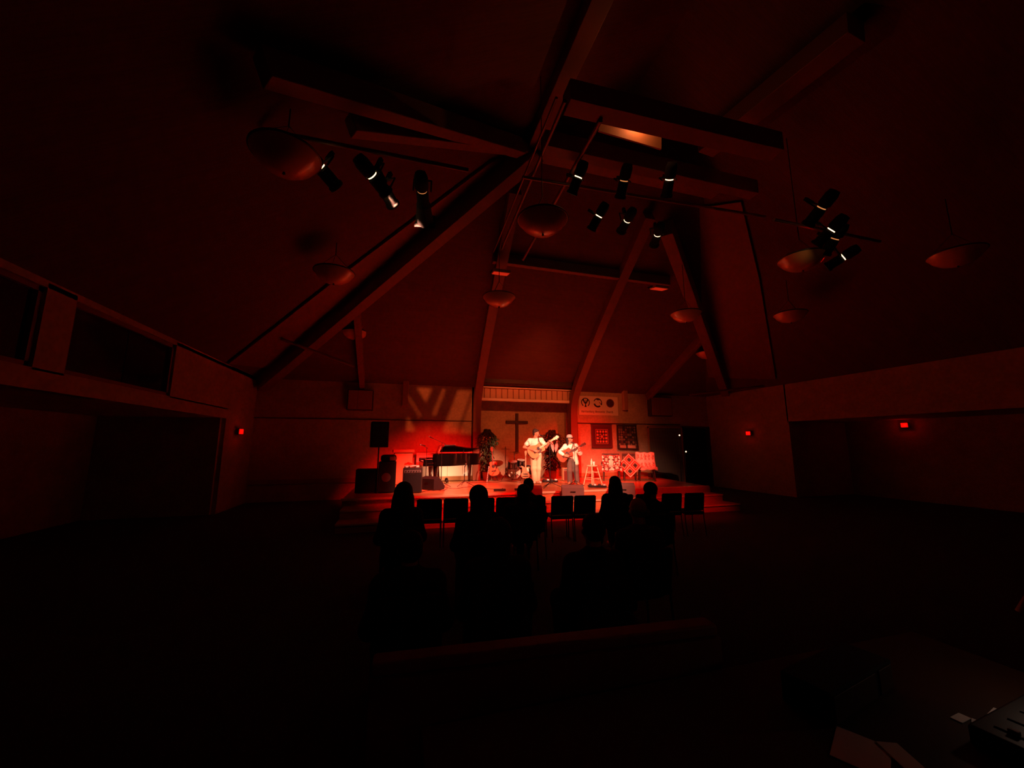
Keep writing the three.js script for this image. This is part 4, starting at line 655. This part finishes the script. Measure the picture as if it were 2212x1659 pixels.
function performer(label, pos, turn, J, look) {
  const skin = [co(J.neck, add(J.head, [0, -0.08, -0.02]), 0.058, 0.056), co(J.chest, J.neck, 0.1, 0.06), co(J.shR, J.elR, 0.05, 0.04), co(J.elR, J.haR, 0.04, 0.028), co(J.shL, J.elL, 0.05, 0.04), co(J.elL, J.haL, 0.04, 0.028), co(J.shR, J.shL, 0.06, 0.06), co(J.chest, J.pelvis, 0.12, 0.12), co(J.hipR, J.knR, 0.075, 0.055), co(J.knR, J.anR, 0.052, 0.038), co(J.hipL, J.knL, 0.075, 0.055), co(J.knL, J.anL, 0.052, 0.038), co(J.anR, J.toR, 0.036, 0.03), co(J.anL, J.toL, 0.036, 0.03)];
  const geos = [blob(skin, 0.014, 0.04), moveG(headG, J.head, look.yaw, look.tilt, look.roll), blob(handPrims(J.haR, J.hdR, J.hnR, J.hsR, 0.45), 0.0045, 0.006), blob(handPrims(J.haL, J.hdL, J.hnL, J.hsL, 0.75), 0.0045, 0.006)];
  const p = mesh('person', geos, M.skin); p.position.set(...pos); p.rotation.y = turn; return tag(p, label, 'person');
}
function strapOn(g, person, pts) {          // a flat strap given in the wearer's frame, made a part of the guitar
  g.updateMatrixWorld(); const inv = g.matrixWorld.clone().invert().multiply(person.matrixWorld), c = new THREE.CatmullRomCurve3(pts.map((q) => V(...q).applyMatrix4(inv)));
  mesh('strap', new THREE.TubeGeometry(c, 48, 0.016, 6), M.rosewood, g);
}
const strip = (prims) => blob(prims, 0.0125, 0.05);
{ // ---- guitarist in cream shirt and pale trousers ----
  const J = { head: [0.05, 1.685, 0.03], neck: [0.03, 1.49, 0], chest: [0.02, 1.33, 0.0], pelvis: [0.04, 0.92, 0], shR: [-0.17, 1.42, 0.0], elR: [-0.36, 1.2, 0.19], haR: [-0.04, 1.1, 0.275], shL: [0.22, 1.44, 0.02], elL: [0.38, 1.2, 0.08], haL: [0.475, 1.3, 0.2],
    hipR: [-0.05, 0.9, 0], knR: [-0.06, 0.49, 0.04], anR: [-0.03, 0.09, 0.0], toR: [-0.03, 0.035, 0.14], hipL: [0.13, 0.9, 0], knL: [0.12, 0.49, 0.02], anL: [0.1, 0.09, -0.05], toL: [0.18, 0.035, 0.07], hdR: [0.85, -0.25, 0.1], hnR: [0, -0.1, -1], hsR: 1, hdL: [0.05, 0.8, 0.35], hnL: [0.75, 0.1, -0.5], hsL: -1 };
  const yaw = R(62), p = performer('guitarist in cream short-sleeved shirt and pale trousers, playing', [4.39, ST, -12.5], -R(20), J, { yaw, tilt: 0.02, roll: 0 });
  mesh('shirt', strip([co(lerp(J.chest, J.neck, 0.55), J.chest, 0.085, 0.155), co(add(J.chest, [-0.07, 0, 0]), add(J.pelvis, [-0.06, 0.02, 0]), 0.13, 0.125), co(add(J.chest, [0.07, 0, 0]), add(J.pelvis, [0.06, 0.02, 0]), 0.13, 0.125), co(J.shR, J.shL, 0.078, 0.078), co(J.shR, lerp(J.shR, J.elR, 0.55), 0.075, 0.08), co(J.shL, lerp(J.shL, J.elL, 0.55), 0.075, 0.08)]), M.shirt, p);
  mesh('collar', place(new THREE.TorusGeometry(0.075, 0.018, 8, 24, 5.2), J.neck[0], J.neck[1] + 0.005, J.neck[2] + 0.01, Math.PI / 2 + 0.3, 0, 0.5 + 1.1), M.shirt, p);
  mesh('trousers', strip([co(add(J.pelvis, [-0.05, 0.03, 0]), add(J.pelvis, [0.05, 0.03, 0]), 0.125, 0.125), co(J.hipR, J.knR, 0.105, 0.08), co(J.knR, add(J.anR, [0, 0.0, 0]), 0.078, 0.07), co(J.hipL, J.knL, 0.105, 0.08), co(J.knL, add(J.anL, [0, 0.0, 0]), 0.078, 0.07)]), M.khaki, p);
  mesh('shoes', [J.anR, J.anL].map((a, i) => { const t = [J.toR, J.toL][i]; return blob([co([a[0], 0.05, a[2] - 0.05], [t[0], 0.042, t[2]], 0.046, 0.04), co([a[0], 0.08, a[2]], [a[0], 0.04, a[2]], 0.046, 0.045)], 0.01, 0.03); }), M.cream, p);
  headParts(p, J.head, yaw, 0.02, [{ n: 'hair', m: M.hair, g: blob([el([0, 0.045, -0.03], [0.094, 0.098, 0.1]), el([0, -0.02, -0.06], [0.088, 0.09, 0.062]), co([-0.05, 0.062, 0.045], [0.05, 0.062, 0.045], 0.036, 0.036), co([-0.082, 0.02, -0.01], [-0.08, -0.035, -0.02], 0.02, 0.012), co([0.082, 0.02, -0.01], [0.08, -0.035, -0.02], 0.02, 0.012)], 0.008, 0.02) }]);
  mesh('wrist_watch', place(new THREE.TorusGeometry(0.032, 0.009, 6, 18), J.haL[0] - 0.02, J.haL[1] - 0.03, J.haL[2] - 0.04, 0.9, 0.6, 0), M.steel, p);
  p.updateMatrixWorld();
  const g = thing('acoustic_guitar', 'large pale acoustic guitar held by the guitarist in cream shirt', 'guitar'); guitarParts(g, M.spruce, M.tan, M.stoolWood, 1.12);
  const m = new THREE.Matrix4().compose(V(0.13, 1.16, 0.2), new THREE.Quaternion().setFromEuler(new THREE.Euler(-0.1, 0.12, R(31), 'YXZ')), V(1, 1, 1)).premultiply(p.matrixWorld); m.decompose(g.position, g.quaternion, g.scale);
  strapOn(g, p, [[-0.21, 0.93, 0.14], [-0.24, 1.05, -0.05], [-0.1, 1.3, -0.17], [0.06, 1.47, -0.1], [0.11, 1.525, 0.0], [0.13, 1.47, 0.1], [0.16, 1.36, 0.165], [0.24, 1.26, 0.2]]);
}
{ // ---- singer in the cap ----
  const J = { head: [-0.07, 1.475, 0.03], neck: [-0.06, 1.3, 0], chest: [-0.05, 1.15, 0.0], pelvis: [0.0, 0.82, 0], shR: [-0.225, 1.235, 0.0], elR: [-0.41, 1.03, 0.18], haR: [-0.25, 0.93, 0.275], shL: [0.12, 1.245, 0.02], elL: [0.26, 1.0, 0.08], haL: [0.2, 1.085, 0.22],
    hipR: [-0.085, 0.8, 0], knR: [-0.1, 0.44, 0.03], anR: [-0.1, 0.085, 0.0], toR: [-0.13, 0.032, 0.13], hipL: [0.085, 0.8, 0], knL: [0.11, 0.44, 0.03], anL: [0.14, 0.085, 0.0], toL: [0.19, 0.032, 0.12], hdR: [0.8, -0.1, 0.0], hnR: [0, -0.1, -1], hsR: 1, hdL: [0.05, 0.8, 0.4], hnL: [0.75, 0.1, -0.5], hsL: -1 };
  const yaw = R(58), p = performer('singer in a cap, pale shirt and grey jeans, playing', [5.52, ST, -11.95], -R(25), J, { yaw, tilt: 0.0, roll: 0 });
  mesh('shirt', strip([co(lerp(J.chest, J.neck, 0.5), J.chest, 0.08, 0.14), co(add(J.chest, [-0.06, 0, 0]), add(J.pelvis, [-0.06, 0.02, 0]), 0.12, 0.115), co(add(J.chest, [0.06, 0, 0]), add(J.pelvis, [0.06, 0.02, 0]), 0.12, 0.115), co(J.shR, J.shL, 0.074, 0.074), co(J.shR, J.elR, 0.072, 0.066), co(J.elR, lerp(J.elR, J.haR, 0.62), 0.066, 0.056), co(J.shL, J.elL, 0.072, 0.066), co(J.elL, lerp(J.elL, J.haL, 0.55), 0.066, 0.056), co(add(J.pelvis, [0.1, 0, 0.05]), [0.14, 0.68, 0.08], 0.08, 0.07)]), M.shirt, p);
  mesh('trousers', strip([co(add(J.pelvis, [-0.05, 0, 0]), add(J.pelvis, [0.05, 0, 0]), 0.12, 0.12), co(J.hipR, J.knR, 0.1, 0.085), co(J.knR, J.anR, 0.084, 0.085), co(J.hipL, J.knL, 0.1, 0.085), co(J.knL, J.anL, 0.084, 0.085)]), M.denim, p);
  mesh('shoes', [J.anR, J.anL].map((a, i) => { const t = [J.toR, J.toL][i]; return blob([co([a[0], 0.045, a[2] - 0.05], [t[0], 0.038, t[2]], 0.042, 0.036), co([a[0], 0.075, a[2]], [a[0], 0.04, a[2]], 0.042, 0.042)], 0.01, 0.03); }), M.tan, p);
  headParts(p, J.head, yaw, 0, [{ n: 'hair', m: M.hairDark, g: blob([el([0, 0.0, -0.06], [0.095, 0.1, 0.07]), co([0, -0.04, -0.08], [0, -0.24, -0.085], 0.08, 0.055), co([-0.08, -0.01, -0.03], [-0.085, -0.2, -0.04], 0.028, 0.025), co([0.08, -0.01, -0.03], [0.085, -0.2, -0.04], 0.028, 0.025)], 0.009, 0.03) },
    { n: 'cap', m: M.cap, g: [lathe([[0.106, 0.03], [0.104, 0.08], [0.085, 0.125], [0.045, 0.148], [0, 0.152]], 28, 0, 0.0, -0.012)] }, { n: 'cap_brim', m: M.hairDark, g: [place(extrude(spline([[-0.085, 0], [-0.075, 0.07], [0, 0.1], [0.075, 0.07], [0.085, 0], [0, 0.03]], 30), 0.008, 0.002), 0, 0.045, 0.06, Math.PI / 2 + 0.12, 0, 0), place(new THREE.TorusGeometry(0.1, 0.009, 8, 28), 0, 0.035, -0.012, Math.PI / 2)] }]);
  p.updateMatrixWorld();
  const g = thing('acoustic_guitar', 'red-brown acoustic guitar held by the singer in the cap', 'guitar'); guitarParts(g, M.mahogany, M.mahogany, M.rosewood, 1.0);
  const m = new THREE.Matrix4().compose(V(-0.17, 1.0, 0.2), new THREE.Quaternion().setFromEuler(new THREE.Euler(-0.1, 0.15, R(28), 'YXZ')), V(1, 1, 1)).premultiply(p.matrixWorld); m.decompose(g.position, g.quaternion, g.scale);
  strapOn(g, p, [[-0.46, 0.85, 0.14], [-0.4, 0.95, -0.02], [-0.22, 1.12, -0.15], [-0.02, 1.3, -0.09], [0.03, 1.335, 0.0], [0.03, 1.28, 0.09], [0.0, 1.18, 0.15], [-0.04, 1.07, 0.19]]);
}
// ---- listeners, seen from behind ----
function listener(name, x, z, top, face, kind, cloth, label, lean = 0, s = 1) {     // top: height of the crown; face: yaw of the look
  const h = top / 1.27, sh = 0.93 * h, headC = [lean, top - 0.115 * s, -0.02];
  const skin = [co([lean * 0.8, sh + 0.02, 0], add(headC, [0, -0.06, 0]), 0.058, 0.056), co([0, 0.55, 0.03], [lean * 0.7, sh - 0.05, 0.0], 0.13, 0.13), co([-0.17, sh - 0.02, 0], [0.17, sh - 0.02, 0], 0.07), co([-0.18, sh - 0.03, 0], [-0.25, sh - 0.3, -0.02], 0.055, 0.045), co([-0.25, sh - 0.3, -0.02], [-0.12, 0.58, -0.26], 0.042, 0.03), co([0.18, sh - 0.03, 0], [0.25, sh - 0.3, -0.02], 0.055, 0.045), co([0.25, sh - 0.3, -0.02], [0.12, 0.58, -0.26], 0.042, 0.03),
    co([-0.1, 0.5, 0.02], [-0.12, 0.5, -0.42], 0.09, 0.065), co([0.1, 0.5, 0.02], [0.12, 0.5, -0.42], 0.09, 0.065), co([-0.12, 0.5, -0.42], [-0.12, 0.1, -0.4], 0.06, 0.045), co([0.12, 0.5, -0.42], [0.12, 0.1, -0.4], 0.06, 0.045), co([-0.12, 0.06, -0.4], [-0.13, 0.04, -0.55], 0.04, 0.035), co([0.12, 0.06, -0.4], [0.13, 0.04, -0.55], 0.04, 0.035), co([-0.12, 0.58, -0.26], [-0.03, 0.57, -0.32], 0.032, 0.026), co([0.12, 0.58, -0.26], [0.03, 0.57, -0.32], 0.032, 0.026)];
  const hg = headG.clone().scale(s, s, s);
  const p = mesh('person', [blob(skin, 0.02, 0.05), moveG(hg, headC, Math.PI + face, 0)], M.skin); p.position.set(x, 0, z); tag(p, label, 'person', 'listeners in the rows');
  mesh('top', blob([co([0, 0.56, 0.03], [lean * 0.7, sh - 0.06, 0], 0.155, 0.15), co([-0.165, sh - 0.03, 0], [0.165, sh - 0.03, 0], 0.085), co([lean * 0.8, sh - 0.05, 0], [lean * 0.85, sh + 0.05, 0.01], 0.1, 0.07), co([-0.18, sh - 0.03, 0], [-0.25, sh - 0.3, -0.02], 0.075, 0.065), co([-0.25, sh - 0.3, -0.02], [-0.14, 0.59, -0.22], 0.062, 0.048), co([0.18, sh - 0.03, 0], [0.25, sh - 0.3, -0.02], 0.075, 0.065), co([0.25, sh - 0.3, -0.02], [0.14, 0.59, -0.22], 0.062, 0.048)], 0.02, 0.06), cloth, p);
  mesh('trousers', blob([co([-0.1, 0.5, 0.04], [0.1, 0.5, 0.04], 0.14), co([-0.1, 0.5, 0.02], [-0.12, 0.5, -0.43], 0.105, 0.082), co([0.1, 0.5, 0.02], [0.12, 0.5, -0.43], 0.105, 0.082), co([-0.12, 0.5, -0.43], [-0.12, 0.12, -0.4], 0.078, 0.065), co([0.12, 0.5, -0.43], [0.12, 0.12, -0.4], 0.078, 0.065)], 0.02, 0.05), M.cloth1, p);
  const hair = { short: [el([0, 0.035, -0.025], [0.088, 0.092, 0.097]), el([0, -0.02, -0.05], [0.082, 0.075, 0.06])], long: [el([0, 0.035, -0.025], [0.097, 0.1, 0.105]), co([0, 0, -0.06], [0, -0.3, -0.09], 0.098, 0.12), co([-0.06, -0.05, -0.03], [-0.09, -0.28, -0.05], 0.06, 0.05), co([0.06, -0.05, -0.03], [0.09, -0.28, -0.05], 0.06, 0.05)], bob: [el([0, 0.03, -0.025], [0.105, 0.105, 0.108]), co([0, -0.02, -0.05], [0, -0.12, -0.05], 0.1, 0.08)], tail: [el([0, 0.035, -0.025], [0.1, 0.1, 0.104]), co([0, 0.0, -0.12], [0.0, -0.06, -0.17], 0.04, 0.05), co([0, -0.06, -0.17], [0, -0.2, -0.16], 0.045, 0.02)], bald: [co([-0.07, -0.02, -0.05], [0.07, -0.02, -0.05], 0.035), co([-0.05, -0.03, -0.08], [0.05, -0.03, -0.08], 0.03)] }[kind];
  const H = new THREE.Group(); H.name = 'head_details'; H.position.set(...headC); H.rotation.y = Math.PI + face; H.scale.setScalar(s); p.add(H); mesh('hair', blob(hair, 0.012, 0.03), kind === 'bald' ? M.grey : M.hairDark, H);
  return p;
}
function stackChair(x, z, turn, label) { return chairProto ? copyOf(chairProto, [x, 0, z], turn, label) : (chairProto = makeChair(x, z, turn, label)); }
let chairProto = null;
function makeChair(x, z, turn, label) {
  const c = thing('stacking_chair', label, 'chair', [x, 0, z], turn, 'audience chairs');
  mesh('seat', rbox(0.44, 0.06, 0.44, 0.025, 0, 0.45, 0), M.cloth1, c); mesh('backrest', place(rbox(0.42, 0.36, 0.045, 0.02, 0, 0.18, 0), 0, 0.5, 0.2, R(6)), M.cloth1, c);
  for (const q of [-1, 1]) { mesh('leg', tube([[q * 0.21, 0.0, -0.2], [q * 0.21, 0.4, -0.18], [q * 0.21, 0.43, -0.12]], 0.012, 8, 6), M.steel, c); mesh('leg', tube([[q * 0.215, 0.0, 0.23], [q * 0.215, 0.42, 0.18], [q * 0.215, 0.84, 0.235]], 0.012, 12, 6), M.steel, c); }
  mesh('stretcher', rod([-0.21, 0.42, -0.15], [0.21, 0.42, -0.15], 0.01), M.steel, c); mesh('stretcher', rod([-0.21, 0.42, 0.17], [0.21, 0.42, 0.17], 0.01), M.steel, c); return c;
}
{
  const rowZ = (x) => -7.72 + 0.105 * x, T = (x) => -0.1;
  const front = [[0.58, 'leftmost empty front-row chair, left of the red gap'], [1.06, 'front-row chair just right of the red gap at the left'], [1.55, 'front-row chair third from the left'], [2.03, 'front-row chair fourth from the left, by the leaning pair'], [2.54, 'front-row chair left of the thin bright gap at centre'], [3.1, 'front-row chair right of the thin bright gap at centre'], [3.56, 'front-row chair just left of the long-haired listener'], [4.35, 'front-row chair behind the long-haired listener'], [4.85, 'front-row chair beside the ponytailed listener'], [5.42, 'empty front-row chair with red floor showing beneath it'], [5.93, 'rightmost empty front-row chair']];
  front.forEach(([x, l]) => stackChair(x, rowZ(x), -0.1, l));
  const people = [
    ['A', 0.05, -5.2, 1.36, -0.2, 'long', M.cloth2, 'listener with long dark hair before the amplifier at the left', 0.02, 1.12], ['B', 0.92, -4.66, 1.35, 0, 'bob', M.cloth1, 'listener with a round head of hair before the piano', 0, 1.06],
    ['C', 2.15, -6.4, 1.27, -0.15, 'short', M.cloth1, 'taller listener of the leaning pair before the guitarist', -0.02, 1], ['D', 1.83, -5.9, 1.22, -0.3, 'bob', M.cloth2, 'shorter listener of the leaning pair, at the left', 0.06, 1],
    ['E', 3.67, -6.2, 1.28, -0.2, 'long', M.cloth2, 'listener with long hair falling past the shoulders', 0, 1], ['F', 3.67, -5.15, 1.27, -1.0, 'tail', M.cloth1, 'listener with a ponytail in front of the right stage steps', 0, 1.02],
    ['G', 2.36, -3.55, 1.3, 0, 'bald', M.cloth2, 'balding listener low in front of the ponytailed one', 0, 1], ['H', 1.53, -2.95, 1.28, 0, 'short', M.cloth1, 'near listener with short hair right of centre', 0, 1], ['I', 0.76, -3.05, 1.26, 0, 'bob', M.cloth2, 'near listener with bobbed hair left of centre', 0, 1], ['J', 0.1, -3.0, 1.22, 0, 'short', M.cloth3, 'near listener at the left end of the rows', 0, 1]];
  for (const a of people) { listener(...a); stackChair(a[1], a[2] - 0.04, 0, 'dark chair under the ' + a[7].replace('before', 'facing').split(' ').slice(0, 12).join(' ')); }
}
// ---------- sound booth in front of the camera ----------
{
  struct('wall_booth', [box(1.5, 0.98, 0.12, 0.68, 0.49, -1.66, 0, -0.06, 0)], M.beam, 'low booth wall just in front of the camera', 'wall'); struct('trim_booth', rbox(1.5, 0.05, 0.09, 0.012, 0.68, 1.005, -1.66, 0, -0.06, 0), M.beam, 'wooden cap rail of the low booth wall', 'rail');
  const d = thing('booth_desk', 'dark desk inside the sound booth', 'desk', [1.3, 0, -1.12]); mesh('desktop', rbox(2.4, 0.04, 0.78, 0.01, 0, 0.9, 0.05), M.darkTrim, d); for (const [x, z] of [[-1.1, -0.28], [1.1, -0.28], [-1.1, 0.38], [1.1, 0.38]]) mesh('leg', rbox(0.06, 0.88, 0.06, 0.01, x, 0.44, z), M.darkTrim, d);
  const p = (n, x, z, w, h, r, l) => tag(mesh('paper_sheet', rbox(w, 0.003, h, 0.001, x, 0.9225 + n * 0.0035, z, 0, r, 0), M.paper), l, 'paper', 'papers on the booth desk');
  p(0, 1.38, -0.98, 0.17, 0.13, 0.5, 'crumpled large sheet lying on the booth desk'); p(1, 1.47, -0.93, 0.06, 0.11, -0.4, 'narrow slip of paper over the large sheet'); p(0, 1.87, -0.99, 0.06, 0.03, 0.1, 'small paper label at the left of the console'); p(0, 2.02, -0.97, 0.075, 0.028, 0.2, 'small paper label at the right of the console'); p(0, 1.9, -0.95, 0.03, 0.05, 0.4, 'short slip of paper under the left label');
  const m = thing('mixing_console', 'dark mixing console at the lower right corner', 'mixing console', [2.05, 0.92, -0.82], 0.1); mesh('chassis', rbox(0.6, 0.06, 0.24, 0.01, 0, 0.03, 0), M.black, m); for (let i = 0; i < 6; i++) { mesh('fader_track', box(0.006, 0.004, 0.16, -0.24 + i * 0.09, 0.062, 0), M.grey, m); mesh('fader', rbox(0.016, 0.014, 0.024, 0.003, -0.24 + i * 0.09, 0.068, -0.04 + 0.03 * (i % 3)), M.greyLight, m); }
  const lp = thing('rack_box', 'low dark box with two panels on the booth desk', 'rack box', [1.62, 0.92, -1.2], 0.2); mesh('case', rbox(0.46, 0.1, 0.16, 0.008, 0, 0.05, 0), M.blackMatte, lp); mesh('front_panel', rbox(0.3, 0.08, 0.006, 0.002, -0.07, 0.05, 0.082), M.darkTrim, lp); mesh('front_panel', rbox(0.1, 0.08, 0.006, 0.002, 0.16, 0.05, 0.082), M.darkTrim, lp);
  const k = thing('gooseneck_lamp', 'small shaded gooseneck lamp over the mixing console', 'lamp', [2.38, 0.92, -1.0]); mesh('base', cyl(0.04, 0.045, 0.02, 16, 0, 0.01, 0), M.black, k); mesh('neck', tube([[0, 0.02, 0], [0, 0.25, 0], [-0.06, 0.36, 0.04], [-0.16, 0.36, 0.08]], 0.006, 20, 6), M.black, k); mesh('shade', lathe([[0.012, 0.05], [0.04, 0.0], [0.042, 0.0], [0.016, 0.055]], 18, -0.16, 0.32, 0.08), M.black, k); mesh('bulb', sph(0.012, 8, -0.16, 0.325, 0.08), M.hotDim, k);
  const pl = new THREE.PointLight(new THREE.Color().setRGB(1, 0.62, 0.45), 0.03); pl.position.set(2.22, 1.225, -0.92); pl.castShadow = true; scene.add(pl);
}
scene.add(camera);
renderer.render(scene, camera);
